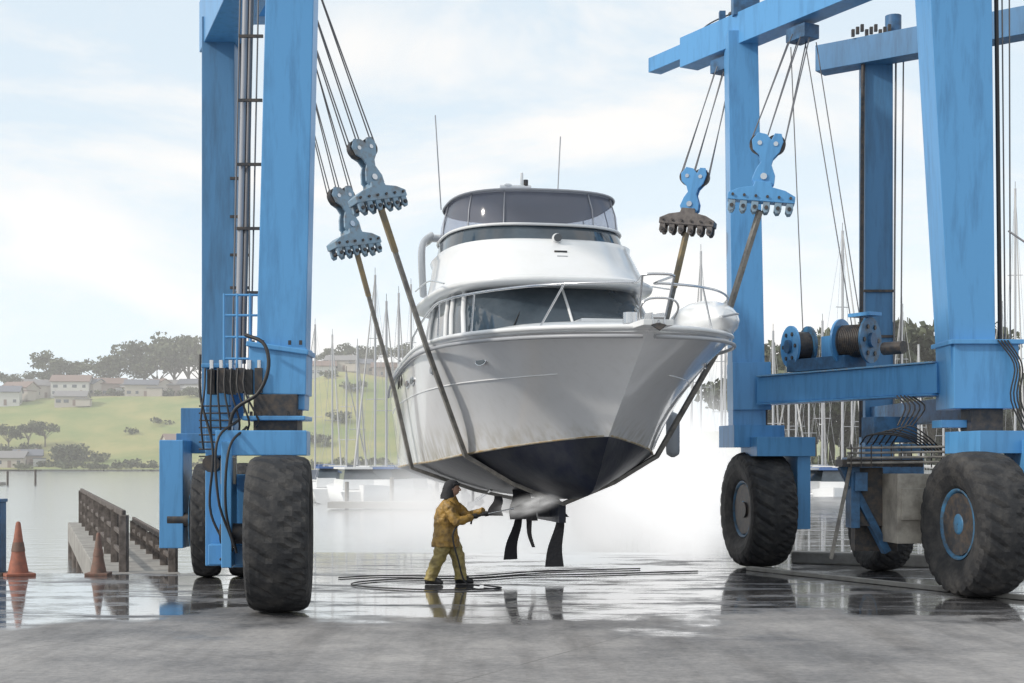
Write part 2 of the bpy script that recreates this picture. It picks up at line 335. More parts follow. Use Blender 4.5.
fl.box((-3.24,19.35,2.62),(.86,.7,.06),BLUE)
fl.box((-3.86,19.1,1.45),(.14,.62,1.7),BLUE,rz=.08)
fl.cyl((-3.95,19.0,1.05),(-3.5,19.0,1.05),.14,DARK)
fl.box((-3.78,19.6,1.2),(.34,.10,1.3),BLUE,rz=.08)
fl.box((-4.12,19.7,1.95),(.34,.42,2.75),BLUE,rz=.1)
fl.box((-4.12,19.7,3.36),(.44,.52,.06),BLUE,rz=.1)
fl.box((-3.93,19.35,.75),(.5,.3,.28),BLUE,rz=.1)
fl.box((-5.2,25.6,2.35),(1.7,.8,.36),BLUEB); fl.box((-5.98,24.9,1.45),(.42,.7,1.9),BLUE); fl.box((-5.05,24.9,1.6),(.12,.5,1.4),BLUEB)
fl.cyl((-6.05,24.65,1.0),(-4.4,24.65,1.0),.12,DARK)
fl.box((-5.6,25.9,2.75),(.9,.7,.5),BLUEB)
for x in(-3.55,-3.42,-3.05,-2.9):
    for z in(2.68,3.66): fl.cyl((x,19.2 if z>3 else 19.05,z-.03),(x,19.2 if z>3 else 19.05,z+.03),.025,DARK,6)
fl.build('left_frame',lift,bevel=.02)
h=MB()
for i in range(6):
    h.box((-4.12+.13*i,19.25,3.12+.02*(i%2)),(.10,.22,.34),DARK if i%2 else BLACK)
    h.cyl((-4.12+.13*i,19.2,3.28),(-4.12+.13*i,19.2,3.42),.03,STEEL,8)
for i in range(7):
    x=-4.2+.09*i
    h.tube(catmull([(x,19.15,3.3),(x+.02,19.02,3.0),(x-.02+.04*i,18.98,2.6),(x+.03*i,19.05,2.2+.05*i)],10),.014,BLACK,6)
h.tube(catmull([(-3.62,19.0,3.75),(-3.35,18.9,3.62),(-3.28,18.85,3.3),(-3.42,18.85,2.95),(-3.75,18.9,2.72),(-3.85,18.95,2.3)],24),.026,BLACK,8)
h.tube(catmull([(-3.7,19.0,2.6),(-3.95,18.75,2.3),(-3.92,18.7,1.5),(-3.75,18.8,.9),(-3.95,18.95,.7)],24),.018,BLACK,8)
h.tube(catmull([(-3.6,19.0,2.5),(-3.78,18.7,2.2),(-3.82,18.68,1.4),(-3.7,18.8,.8)],24),.018,BLACK,8)
h.tube(catmull([(-4.3,19.3,3.5),(-4.25,19.1,2.9),(-4.05,18.95,2.2),(-4.1,19.0,1.4),(-3.9,19,.9)],24),.018,BLACK,8)
for x in(-3.98,-3.80,-3.62,-3.5): h.cyl((x,19.35,3.3),(x,19.35,4.35),.02,BLUE,6)
for z in(3.45,3.75,4.05,4.33): h.cyl((-3.98,19.35,z),(-3.5,19.35,z),.018,BLUE,6)
for x,r,mt in((-3.76,.035,CABLE),(-3.84,.045,FRAME),(-3.66,.012,CABLE),(-3.92,.012,CABLE)):
    h.cyl((x,19.6,3.4),(x+.08,19.9,ZT-.4),r,mt,8)
for z in (4.4,5.3,6.2,7.1,8.0): h.box((-3.72+.012*(z-3.4),19.65,z),(.34,.04,.04),DARK)
for z in (5.2,5.8,6.5,7.2): h.box((-4.98,25.6,z),(.35,.05,.05),DARK)
for x in (-5.0,-4.9,-4.82): h.cyl((x,25.6,2.9),(x,25.8,ZT-.4),.015,CABLE,6)
h.cyl((-4.12,19.4,2.0),(-4.12,19.15,2.0),.12,DARK); h.box((-3.85,19.0,1.9),(.2,.06,.35),BEIGE)
for i in range(8): h.tube([(-4.35,19.45,2.1+.1*i),(-3.9,19.42,2.1+.1*i)],.012,DARK,6)
YEL=mat('yellow_plate',(.55,.50,.05),.5); h.box((-5.03,24.3,1.1),(.12,.05,.34),YEL)
h.build('hydraulics',lift)

fr=MB(); dr=(V(7.17,22,0)-V(4.5,26.8,0)).normalized()
fr.beam((7.2,22.15,2.9),(6.95,22.15,ZT),.66,.75,BLUE,1.0,.8,ref=(0,1,0))
fr.beam((7.35,22.15,2.85),(7.35,22.15,3.85),1.0,.95,BLUE,ref=(0,1,0)); fr.box((7.35,22.15,3.88),(1.12,1.08,.07),BLUE)
fr.beam((7.4,22.05,2.5),(7.4,22.05,2.9),.5,.5,DARK,ref=(0,1,0))
fr.box((7.55,21.6,2.32),(1.3,1.1,.34),BLUE,rz=A10)
fr.box((7.75,21.2,1.6),(.2,.8,1.5),BLUE,rz=A10); fr.box((7.2,22.25,2.62),(.9,.5,.12),BLUE)
fr.beam((4.5,26.8,2.6),(4.38,26.8,ZT),.62,.6,BLUE,.56,.55,ref=(0,1,0))
fr.beam((4.54,26.8,3.0),(4.53,26.8,3.9),.72,.72,BLUE,ref=(0,1,0))
fr.beam((4.75,26.4,3.36),(6.95,22.5,3.36),.34,.48,BLUE)
fr.beam((4.77,26.36,3.62),(6.93,22.54,3.62),.44,.03,BLUEL); fr.beam((4.77,26.36,3.10),(6.93,22.54,3.10),.44,.03,BLUE)
fr.beam(V(4.4,26.8,ZT+.05)-dr*1.7,V(7.0,22.15,ZT+.05)+dr*1.5,.45,.60,BLUE)
fr.beam(V(4.4,26.8,ZT+.1)-dr*2.9,V(4.4,26.8,ZT+.1)-dr*1.6,.32,.30,BLUE)
fr.box((4.6,26.9,2.5),(1.0,.9,.42),BLUE,rz=A10); fr.box((5.05,26.6,2.30),(1.15,.9,.36),BLUE,rz=A10)
fr.box((5.42,26.7,1.55),(.26,.8,1.6),BLUE,rz=A10); fr.box((4.6,26.8,2.85),(.5,.5,.4),DARK)
fr.cyl((4.4,26.7,1.1),(5.5,26.95,1.1),.15,DARK)
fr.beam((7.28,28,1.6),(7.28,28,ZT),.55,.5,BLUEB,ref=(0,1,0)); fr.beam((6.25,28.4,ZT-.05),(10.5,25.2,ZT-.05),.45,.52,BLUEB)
fr.box((7.3,27.6,1.9),(1.3,1.2,.4),BLUED); fr.beam((7.28,27.8,2.9),(7.5,22.6,2.9),.35,.4,BLUED)
fr.box((6.25,23.2,2.55),(.75,.5,.42),BLUED,rz=A10); fr.box((6.55,22.9,2.25),(.6,.5,.12),BLUED)
fr.box((5.55,22.8,1.5),(.14,.4,1.1),BLUED); fr.box((5.95,22.7,2.0),(1.3,.5,.12),DARK)
fr.box((5.8,22.9,1.45),(.45,.35,.95),DARK); fr.box((5.62,22.6,1.7),(.2,.2,.3),BLUED)
fr.beam((5.35,22.7,1.95),(6.1,22.8,.55),.16,.12,BLUED); fr.box((6.0,23.2,.8),(.7,.3,.5),DARK)
fr.box((6.32,22.45,1.28),(.55,.7,1.1),BEIGE,rz=.1); fr.box((6.32,22.08,1.35),(.36,.02,.5),BEIGE,rz=.1)
fr.beam((5.5,22.6,2.12),(5.15,22.6,.45),.06,.03,STRAP)
fr.box((5.25,25.3,ZT-.45),(.5,.35,.25),BLUED,rz=-1.05); fr.box((4.15,27.35,ZT-.45),(.45,.35,.25),BLUED,rz=-1.05)
fr.box((4.1,27.3,ZT+.45),(.12,.12,.3),BLUED); fr.box((4.45,26.7,ZT+.5),(.5,.3,.4),BLUED)
fr.cyl((7.6,27.9,ZT+.1),(7.6,27.9,ZT+.7),.16,BLUED)
for z in (2.0,2.08,2.16,2.24): fr.cyl((5.35,22.35,z),(7.0,22.15,z+.02),.02,STRAP,8)
for i in range(10): fr.cyl((5.4+.16*i,22.28,1.93),(5.4+.16*i,22.28,2.3),.012,DARK,6)
fr.build('right_frame',lift,bevel=.018)
h=MB()
def drum(c,r,l,ax):
    c=Vector(c); ax=Vector(ax).normalized()
    h.cyl(c-ax*l/2,c+ax*l/2,r*.68,CABLE,28)
    for i in range(14): 
        p=c-ax*l/2*.9+ax*l*.9*i/13; h.cyl(p,p+ax*.02,r*.72,DARK,28)
    for sg in(-1,1):
        h.cyl(c+ax*sg*l/2,c+ax*sg*(l/2+.04),r,BLUER if sg>0 else BLUE,32); h.cyl(c+ax*sg*(l/2-.06),c+ax*sg*(l/2+.10),r*.32,BLUED,20)
        for k in range(6):
            a=k*math.pi/3; u=V(-ax.y,ax.x,0); p=c+ax*sg*(l/2+.04)+u*math.cos(a)*r*.65+V(0,0,1)*math.sin(a)*r*.65
            h.cyl(p,p+ax*sg*.02,r*.1,DARK,10)
drum((5.25,25.6,4.12),.38,.30,(1,.25,0)); drum((5.98,24.35,4.12),.40,.5,(.75,-.65,0))
h.box((5.6,25.0,3.76),(1.5,.5,.22),BLUED,rz=-1.05); h.box((5.72,24.9,4.0),(.3,.3,.5),BLUE,rz=-1.05)
h.cyl((6.35,23.9,3.95),(6.6,23.6,3.95),.11,DARK)
h.box((6.1,24.2,4.56),(.5,.3,.06),BLUE,rz=-1.0)
h.cyl((7.62,21.85,3.9),(7.55,21.85,ZT),.035,BLACK,8); h.cyl((7.72,21.9,3.6),(7.66,21.9,ZT),.012,CABLE,6); h.cyl((7.8,21.9,3.2),(7.78,21.9,ZT),.012,CABLE,6)
h.cyl((7.7,21.7,5.6),(8.1,20.9,5.0),.015,CABLE,6)
for i in range(4): h.tube(catmull([(7.5+.05*i,21.6,3.9),(7.72+.04*i,21.5,3.5),(7.66+.05*i,21.5,3.0),(7.85+.04*i,21.45,2.5)],14),.013,BLACK,6)
for i in range(6): h.tube(catmull([(5.6+.1*i,22.5,2.3),(5.7+.12*i,22.3,2.45+.03*i),(6.2+.08*i,22.2,2.42),(6.6+.05*i,22.3,2.2)],12),.013,BLACK,6)
for i in range(5): h.tube(catmull([(6.3+.06*i,22.9,3.1),(6.35+.08*i,22.6,2.9),(6.2+.06*i,22.5,2.6)],8),.014,DARK,6)
h.cyl((7.55,27.7,2.5),(7.6,27.7,ZT),.02,CABLE,6); h.cyl((7.68,27.7,2.5),(7.75,27.7,ZT),.015,CABLE,6); h.cyl((6.9,27.7,2.5),(6.95,27.7,ZT),.04,DARK,8)
for z in (3.6,4.5,5.4): h.box((7.28,27.73,z),(.62,.04,.05),DARK)
h.cyl((5.3,25.3,ZT-.6),(5.95,24.5,4.4),.010,CABLE,6); h.cyl((5.5,25.3,ZT-.6),(6.1,24.4,4.3),.010,CABLE,6); h.cyl((5.1,25.6,ZT-.6),(5.3,25.5,4.4),.010,CABLE,6)
for i in range(6): h.sphere((4.1+.14*i,27.3-.15*i,ZT+.45+.05*math.sin(i*2)),.05,DARK,8,6)
h.tube(catmull([(3.5,28.3,ZT+.2),(3.9,27.8,ZT+.5),(4.4,26.9,ZT+.5)],14),.014,BLACK,6)
for i in range(9): h.box((6.75+.09*i,27.7,ZT+.30+.05*(i%3)),(.06,.06,.14),DARK)
h.build('winches_and_lines',lift)

def block(name,c,rz,tilt,s,mt,mt2,cab):
    mb=MB()
    up=[(-.11,-.02),(-.17,.10),(-.12,.26),(-.06,.36),(-.10,.46),(-.20,.54),(-.23,.68),(-.15,.80),(-.02,.78),(.06,.70),(.10,.80),(.20,.80),(.24,.68),(.20,.52),(.12,.42),(.10,.32),(.17,.16),(.17,.04),(.12,-.02)]
    mb.prism(up,(0,-.07,0),(1,0,0),(0,0,1),.035,mt); mb.prism(up,(0,.07,0),(1,0,0),(0,0,1),.035,mt)
    bar=[(-.50,-.22),(-.50,-.12),(-.34,-.04),(-.14,.0),(-.12,.08),(.12,.08),(.14,.0),(.34,-.04),(.50,-.12),(.50,-.22)]
    mb.prism(bar,(0,0,-.02),(1,0,0),(0,0,1),.26,mt2 if mt2 is BLOCKD else mt)
    for i in range(6):
        x=-.43+.172*i
        for y in(-.09,.09): mb.prism([(x-.05,-.22),(x-.055,-.36),(x-.02,-.41),(x+.03,-.40),(x+.055,-.34),(x+.05,-.22)],(0,y,0),(1,0,0),(0,0,1),.05,mt2)
        mb.cyl((x,-.14,-.33),(x,.14,-.33),.03,DARK,10)
        mb.cyl((x,-.137,-.17),(x,-.16,-.17),.022,DARK,8)
    for x in(-.11,.13): mb.cyl((x,-.05,.64),(x,.05,.64),.15,DARK,24); mb.cyl((x,-.1,.64),(x,.1,.64),.035,STEEL,12)
    mb.cyl((0,-.11,.14),(0,.11,.14),.05,STEEL,12)
    o=mb.build(name,lift,bevel=.008); o.scale=(s,s,s)
    M=Matrix.Rotation(tilt,4,'Y')@Matrix.Rotation(rz,4,'Z'); o.rotation_euler=M.to_euler(); o.location=c
    Mw=Matrix.Translation(c)@M@Matrix.Diagonal((s,s,s,1))
    tops=[Mw@V(x,y,.68) for x in(-.24,-.02,.26) for y in(-.04,.04)]
    bot=Mw@V(0,0,-.36)
    cb=MB()
    for i,p in enumerate(tops):
        e=Vector(cab)+V((i//2-1)*.16,(i%2-.5)*.3,0)
        cb.cyl(p,e,.012,CABLE,6)
    cb.build(name+'_cables',lift)
    return bot
bFL=block('sheave_block_1',V(-2.12,21.5,6.24),math.radians(40),math.radians(-18),.96,BLOCKG,BLOCKG,(-3.35,21,ZT-.3))
bRL=block('sheave_block_2',V(-2.93,25.5,6.18),math.radians(45),math.radians(-16),1.08,BLOCKG,BLOCKG,(-3.9,25,ZT-.3))
bFR=block('sheave_block_3',V(4.08,22.8,6.50),math.radians(-8),math.radians(6),1.08,BLUE,BLOCKG,(5.2,25.3,ZT-.5))
bRR=block('sheave_block_4',V(3.42,27,6.82),math.radians(-20),math.radians(8),1.08,BLUE,BLOCKD,(4.15,27.35,ZT-.5))

# ------------------------------------------------ motor yacht (local: x=port, y=aft from stem)
AB=math.radians(11.5)
BO=V(1.86,19,0); yacht=empty('motor_yacht',BO,AB)
def b2w(w_,d,z): 
    c,s=math.cos(AB),math.sin(AB); return V(BO.x-s*d+c*w_,BO.y+c*d+s*w_,z)
sheer=[(0,0,3.85),(.20,.50,3.86),(.58,1.0,3.88),(1.2,1.52,3.9),(2.2,2.02,3.92),(3.5,2.34,3.94),(5.5,2.46,3.94),(8,2.42,3.83),(10,2.35,3.66),(11.7,2.2,3.52)]
midc=[(1.0,0,3.15),(1.45,.36,3.13),(2.0,.74,3.12),(2.7,1.18,3.1),(3.6,1.60,3.08),(4.7,1.96,3.05),(6.2,2.20,3.0),(8.1,2.28,2.95),(10,2.24,2.9),(11.7,2.1,2.85)]
chine=[(2.05,0,2.4),(2.55,.27,2.38),(3.05,.57,2.34),(3.65,.95,2.28),(4.4,1.36,2.2),(5.5,1.74,2.1),(6.9,1.99,2.0),(8.6,2.10,1.95),(10.4,2.1,1.9),(11.7,2.0,1.88)]
keel=[(2.05,0,2.4),(2.35,0,2.1),(2.65,0,1.8),(3.1,0,1.52),(4,.0,1.42),(5.2,0,1.38),(7,0,1.36),(8.6,0,1.36),(10.4,0,1.36),(11.7,0,1.38)]
NS=60
S=catmull(sheer,NS);Mi=catmull(midc,NS);C=catmull(chine,NS);K=catmull(keel,NS)
def P3(a): return V(max(a[1],0),a[0],a[2])
side=[];bot=[]
for i in range(NS):
    col=[]
    for r in range(9):
        t=r/8; a,b_,c_=S[i],Mi[i],C[i]
        q=a*(2*(t-.5)*(t-1))+b_*(-4*t*(t-1))+c_*(2*t*(t-.5))
        col.append(P3(q))
    side.append(col)
    cb=[]
    for r in range(6):
        t=r/5; q=C[i]*(1-t)+K[i]*t; q=q+np.array([0,0,-.10*math.sin(math.pi*t)])*min(1,C[i][1]/1.0); cb.append(P3(q))
    bot.append(cb)
def mir(ring): return [V(-p.x,p.y,p.z) for p in ring]
hb=MB()
hb.loft(side,HULL,cap=False,closed=False); hb.loft([mir(r) for r in side],HULL,cap=False,closed=False)
hb.loft(bot,ANTI,cap=False,closed=False); hb.loft([mir(r) for r in bot],ANTI,cap=False,closed=False)
tr=side[-1]+bot[-1][1:]; tr=tr+mir(tr)[::-1]; hb.add(tr,[tuple(range(len(tr)))],HULL)
dk=[]
for i in range(NS):
    w_=max(S[i][1]-.04,0); d=S[i][0]+(.05 if i<3 else 0); z=S[i][2]-.06
    dk.append([V(w_*k/4,d,z+.08*(1-(k/4)**2)) for k in range(-4,5)])
hb.loft(dk,GEL,cap=False,closed=False)
hb.build('hull',yacht)
tb=MB()
def offs(i,dw,dz,sg): 
    s0,s1=S[max(i-1,0)],S[min(i+1,NS-1)]
    tx,ty=(s1[1]-s0[1]),(s1[0]-s0[0]); l=math.hypot(tx,ty) or 1
    nx,ny=ty/l,-tx/l
    return V(sg*(S[i][1]+nx*dw),S[i][0]+ny*dw,S[i][2]+dz)
RUB=mat('rub_rail',(.36,.37,.39),.4)
for sg in(-1,1):
    tb.tube([offs(i,.025,-.12,sg) for i in range(1,NS)],.03,RUB,8)
    tb.tube([offs(i,-.01,.01,sg) for i in range(0,NS)],.035,GEL,8)
    tb.tube([V(sg*(C[i][1]+.005),C[i][0],C[i][2]+.02) for i in range(1,NS)],.02,mat('boot_stain',(.35,.25,.12),.6,col2=(.5,.48,.42),vscale=4),6)
    tb.tube([V(sg*(side[i][3].x+.004),side[i][3].y,side[i][3].z) for i in range(14,NS)],.010,GEL,6)
tb.build('rub_rails',yacht)

def plan(z,d0,d1,hw,n=3.2,seg=48):
    r=[]
    for k in range(seg):
        a=2*math.pi*k/seg; c,s=math.cos(a),math.sin(a)
        x=hw*math.copysign(abs(c)**(2/n),c); t=math.copysign(abs(s)**(2/n),s)
        r.append(V(x,(d0+d1)/2+(d1-d0)/2*t,z))
    return r
sp_=MB()
sp_.loft([plan(3.86,1.8,6,1.55,2.4),plan(4.05,1.9,6,1.48,2.4),plan(4.14,2.2,6,1.38,2.4),plan(4.20,3.2,6,1.3,2.6)],GEL)
sp_.loft([plan(3.80,3.9,11,1.98,4),plan(4.10,3.95,11,1.92,4),plan(4.14,4.05,11,1.86,4)],GEL)
sp_.loft([plan(4.14,4.1,10.8,1.80,3.6),plan(4.6,4.6,10.7,1.74,3.6),plan(5.02,5.10,10.6,1.64,3.6)],GLASS)
sp_.loft([plan(4.99,4.75,11.4,1.84,3.0),plan(5.02,4.38,11.5,1.98,3.0),plan(5.08,4.35,11.5,2.0,3.0),plan(5.14,4.5,11.5,1.94,3.0)],GEL)
sp_.loft([plan(5.12,4.55,10.6,1.86,3.0),plan(5.45,4.9,10.5,1.78,3.0),plan(5.78,5.35,10.4,1.72,3.0),plan(5.88,5.45,10.4,1.76,3.0),plan(5.91,5.55,10.4,1.70,3.0)],GEL)
sp_.loft([plan(5.90,5.65,10.2,1.68,2.8),plan(6.22,5.95,9.8,1.62,2.8)],GLASS)
sp_.box((-.5,8.2,6.15),(.6,.5,.7),BEIGE); sp_.box((.5,8.2,6.15),(.6,.5,.7),BEIGE); sp_.box((0,6.9,6.1),(1.0,.5,.5),GEL)
sp_.loft([plan(6.84,6.15,9.6,1.50,2.8),plan(6.88,6.1,9.7,1.54,2.8),plan(6.93,6.4,9.5,1.40,2.8),plan(6.96,6.8,9.2,1.15,2.6)],mat('canvas_top',(.46,.48,.54),.7))
sp_.build('superstructure',yacht)
en=MB(); en.loft([plan(6.22,5.95,9.8,1.62,2.8),plan(6.55,6.0,9.75,1.59,2.8),plan(6.85,6.16,9.6,1.51,2.8)],CLEAR,cap=False); en.build('flybridge_enclosure',yacht)
mu=MB()
a0,a1,a2=plan(4.14,4.08,10.82,1.815,3.6),plan(4.6,4.58,10.72,1.755,3.6),plan(5.02,5.08,10.62,1.655,3.6)
for k in (36,28,44,26,46,1,47,23,25,3,21): 
    mu.tube([a0[k],a1[k],a2[k]],.025 if k==36 else .05,GEL,6)
e0,e1,e2=plan(6.22,5.93,9.82,1.63,2.8),plan(6.55,5.98,9.77,1.60,2.8),plan(6.85,6.14,9.62,1.52,2.8)
for k in (33,39,29,43,24,0,4,20,12): mu.tube([e0[k],e1[k],e2[k]],.012,FRAME,6)
mu.tube([plan(6.87,6.08,9.7,1.55,2.8)[k%48] for k in range(49)],.022,FRAME,6)
mu.tube([plan(6.22,5.90,9.9,1.65,2.8)[k%48] for k in range(49)],.028,GEL,6)
for k in (33,39): mu.tube([a0[k]+V(0,-.03,0),a1[k+1]+V(0,-.05,-.08)],.012,BLACK,5)
mu.build('window_frames',yacht)
ar=MB()
for sg in(-1,1): ar.tube(catmull([(sg*1.80,9.3,5.3),(sg*1.86,9.1,5.9),(sg*1.82,9.25,6.3),(sg*1.62,9.6,6.5)],12),[.12]*12,GEL,10,sq=(1.2,.6))
ar.tube([(-1.62,9.6,6.5),(1.62,9.6,6.5)],.08,GEL,10)
ar.cyl((-.35,8.0,6.9),(-.35,8.0,7.32),.03,GEL,8); ar.cyl((.0,8.0,6.9),(.0,8.0,7.3),.03,GEL,8)
ar.tube([(-.5,8.0,7.26),(.1,8.0,7.28)],.045,GEL,8); ar.cyl((-.08,8.0,7.25),(-.08,8.0,7.55),.03,GEL,8)
ar.sphere((-.35,8.0,7.3),.08,GEL,12,8,(1,1,.5)); ar.cyl((.0,8.0,7.3),(.0,8.0,7.42),.045,DARK,10)
ar.cyl((-1.55,8.6,6.9),(-1.65,8.7,8.75),.012,FRAME,6); ar.cyl((.75,8.6,6.9),(.85,8.7,8.45),.012,FRAME,6); ar.cyl((-1.1,8.0,6.9),(-1.1,8.0,7.1),.02,DARK,6)
ar.cyl((.9,7.8,6.9),(.9,7.8,7.12),.03,DARK,6); ar.cyl((1.15,7.8,6.85),(1.15,7.8,7.05),.05,GEL,8)
ar.sphere((0,5.42,5.90),.09,GEL,12,8); ar.cyl((0,5.5,5.8),(0,5.48,5.92),.04,GEL,10); ar.cyl((0,5.33,5.90),(0,5.36,5.90),.07,GLASS,16)
ar.box((0,5.14,5.62),(.22,.04,.05),DARK); ar.box((0,5.02,5.5),(.18,.04,.08),RUB)
ar.build('radar_arch',yacht)
dt=MB()
dt.box((0,2.7,4.20),(.6,.6,.06),GLASS); dt.box((0,2.7,4.18),(.68,.68,.05),GEL)
dt.box((0,.0,3.88),(.42,.86,.08),GEL); dt.cyl((-.12,.5,3.95),(-.12,.5,4.1),.10,STEEL,16); dt.box((0,.8,3.98),(.2,.3,.14),STEEL)
for x in(-.08,.08): dt.prism([(-.46,-.08),(-.42,.08),(-.1,.10),(0,0)],(x,0,3.93),(0,1,0),(0,0,1),.015,STEEL)
dt.cyl((-.08,-.40,3.95),(.08,-.40,3.95),.04,STEEL,12)
dt.tube([(0,.2,3.98),(0,-.33,3.98),(0,-.46,3.86)],.02,STEEL,8); dt.prism([(-.11,0),(0,.04),(.11,0),(.05,-.05),(0,-.09),(-.05,-.05)],(0,-.44,3.84),(1,0,0),(0,.6,1),.02,DARK)
rg=[]
for i in range(16):
    t=i/15; a=math.pi*t; r=.40*math.sin(a)**.5 if 0<t<1 else .02; y=1.0+3.4*t
    rg.append([V(1.46+.75*(t-.1)*(1-t*.35)+r*1.3*math.cos(2*math.pi*k/18),y,4.12+.06*math.sin(a)+r*.85*math.sin(2*math.pi*k/18)) for k in range(18)])
dt.loft(rg,GEL)
dt.tube([r[1] for r in rg],.018,RUB,6)
def onside(i,t,sg,off=.012):
    r=side[i]; k=t*8; j=int(k); u=k-j; p=r[j].lerp(r[j+1],u); return V(sg*(p.x+off),p.y,p.z)
def near(d):
    return min(range(NS),key=lambda i:abs(side[i][2].y-d))
for sg in(-1,1):
    for d,t,a,b_ in((2.9,.22,.14,.05),(4.9,.22,.10,.07),(6.6,.24,.22,.06),(7.4,.24,.22,.06)):
        i=near(d); c0=onside(i,t,sg,0); c1=onside(i+1,t,sg,0); tg=(c1-c0).normalized(); nn_=tg.cross(V(0,0,1))*-sg
        if nn_.x*sg<0: nn_=-nn_
        pts=[(a*math.cos(2*math.pi*k/20),b_*math.sin(2*math.pi*k/20)) for k in range(20)]
        dt.prism([(x*1.18,z*1.3) for x,z in pts],c0+nn_*.004,tg,(0,0,1),.03,STEEL); dt.prism(pts,c0+nn_*.010,tg,(0,0,1),.03,GLASS)
    for k in range(6):
        i=near(8.0+.12*k); p=onside(i,.16,sg,.01); dt.box(p,(.02,.05,.22),DARK)
dt.tube([(2.62,7.0,3.4),(2.62,7.0,2.85)],.012,GEL,6); dt.tube(catmull([(2.62,7.0,2.95),(2.62,7.0,2.85),(2.62,7.0,2.5),(2.62,7.0,2.2),(2.62,7.0,2.1)],12),[.03,.08,.12,.13,.13,.13,.13,.13,.13,.12,.08,.03],mat('fender',(.35,.37,.4),.5),14)
dt.build('deck_gear',yacht,bevel=.006)
rl=MB()
for sg in(-1,1):
    pts=[offs(i,-.08,.62-.35*max(0,(S[i][0]-4.0)/2.7),sg) for i in range(2,NS) if S[i][0]<6.8]
    pts=[V(sg*.22,-.42,4.50)]+pts+[offs(near(6.9),-.1,.02,sg)]
    rl.tube(catmull(pts,70),.019,STEEL,8)
    for d in(1.0,2.6,4.2):
        i=min(range(NS),key=lambda i:abs(S[i][0]-d)); j=min(range(NS),key=lambda i:abs(S[i][0]-(d-.35 if d>.5 else d)))
        a=offs(i,-.12,0,sg); b_=offs(max(j,2),-.08,.62-.35*max(0,(S[j][0]-4.0)/2.7),sg); rl.tube([a,b_],.015,STEEL,8)
    rl.tube([V(sg*.18,-.1,3.9),V(sg*.22,-.42,4.50)],.016,STEEL,8)
    rl.tube(catmull([(sg*2.0,5.3,5.05),(sg*2.02,7,5.3),(sg*2.0,9,5.35)],10),.014,STEEL,6)
rl.tube(catmull([(-.22,-.42,4.50),(-.12,-.50,4.51),(.12,-.50,4.51),(.22,-.42,4.50)],12),.019,STEEL,8)
rl.tube(catmull([(-.22,-.38,3.93),(-.26,-.48,4.08),(-.15,-.52,4.18),(.15,-.52,4.18),(.26,-.48,4.08),(.22,-.38,3.93)],16),.015,STEEL,8)
rl.build('bow_rail',yacht)
sg_=MB()
for sg in(-1,1):
    sg_.tube([(sg*.75,7.6,1.5),(sg*.75,9.9,1.12)],.035,STEEL,8); sg_.prism([(-.06,0),(.06,0),(.04,.6),(-.04,.6)],(sg*.75,9.6,1.15),(0,1,0),(0,0,1),.04,ANTI)
    sg_.cyl((sg*.75,9.85,1.13),(sg*.75,10.05,1.09),.08,STEEL,12)
    for k in range(4):
        a=k*math.pi/2+.4; u=V(math.cos(a),0,math.sin(a)); v=V(-math.sin(a),.5,math.cos(a)); c=V(sg*.75,9.95,1.11)
        q=[c+u*.06,c+u*.2+v*.11,c+u*.3+v*.06,c+u*.31-v*.05,c+u*.18-v*.09]
        sg_.add(q+[p+V(0,.012,0) for p in q],[(0,1,2,3,4),(9,8,7,6,5)]+[(i,(i+1)%5,(i+1)%5+5,i+5) for i in range(5)],STEEL)
    sg_.prism([(-.2,0),(.22,0),(.16,-.75),(-.12,-.75)],(sg*.75,10.7,1.5),(0,1,0),(0,0,1),.05,ANTI)
sg_.box((0,8.0,1.15),(.12,6.0,.35),ANTI)
sg_.build('stern_gear',yacht,bevel=.008)

sl=MB()
def sling(pts,wd,th=.032):
    pts=[Vector(p) for p in pts]; ax=V(-math.sin(AB),math.cos(AB),0); vs=[]
    for i,p in enumerate(pts):
        t=(pts[min(i+1,len(pts)-1)]-pts[max(i-1,0)]).normalized(); a=(ax-t*ax.dot(t)).normalized(); nrm=t.cross(a)
        vs.append([p-a*wd/2-nrm*th,p+a*wd/2-nrm*th,p+a*wd/2+nrm*th,p-a*wd/2+nrm*th])
    return vs
def subd(pts,n=5):
    o=[]
    for a,b_ in zip(pts,pts[1:]):
        for k in range(n): o.append(a.lerp(b_,k/n))
    o.append(pts[-1]); return o
f=[bFL,b2w(-2.48,4.0,3.85),b2w(-1.68,5.0,2.12),b2w(-.9,5.0,1.66),b2w(0,5.0,1.30),b2w(.9,5.0,1.66),b2w(1.68,5.0,2.12),b2w(2.50,4.3,3.85),bFR]
sl.loft(sling(subd(f),.15),STRAP,smooth=False)
f=[bRL,b2w(-2.55,7.75,3.3),b2w(-2.2,8,1.90),b2w(-1,8,1.48),b2w(0,8,1.26),b2w(1,8,1.48),b2w(2.2,8,1.90),b2w(2.52,7.8,3.8),bRR]
sl.loft(sling(subd(f),.15),STRAP,smooth=False)
sl.loft(sling([bFL,bFL.lerp(b2w(-2.48,4.0,3.85),.3)],.17,.040),STRAPY,smooth=False)
sl.loft(sling([bRL,bRL.lerp(b2w(-2.55,7.75,3.3),.3)],.17,.040),STRAPY,smooth=False)
sl.loft(sling([bRR,bRR.lerp(b2w(2.52,7.8,3.8),.4)],.17,.040),STRAPY,smooth=False)
sl.build('slings',lift)
pd=MB()
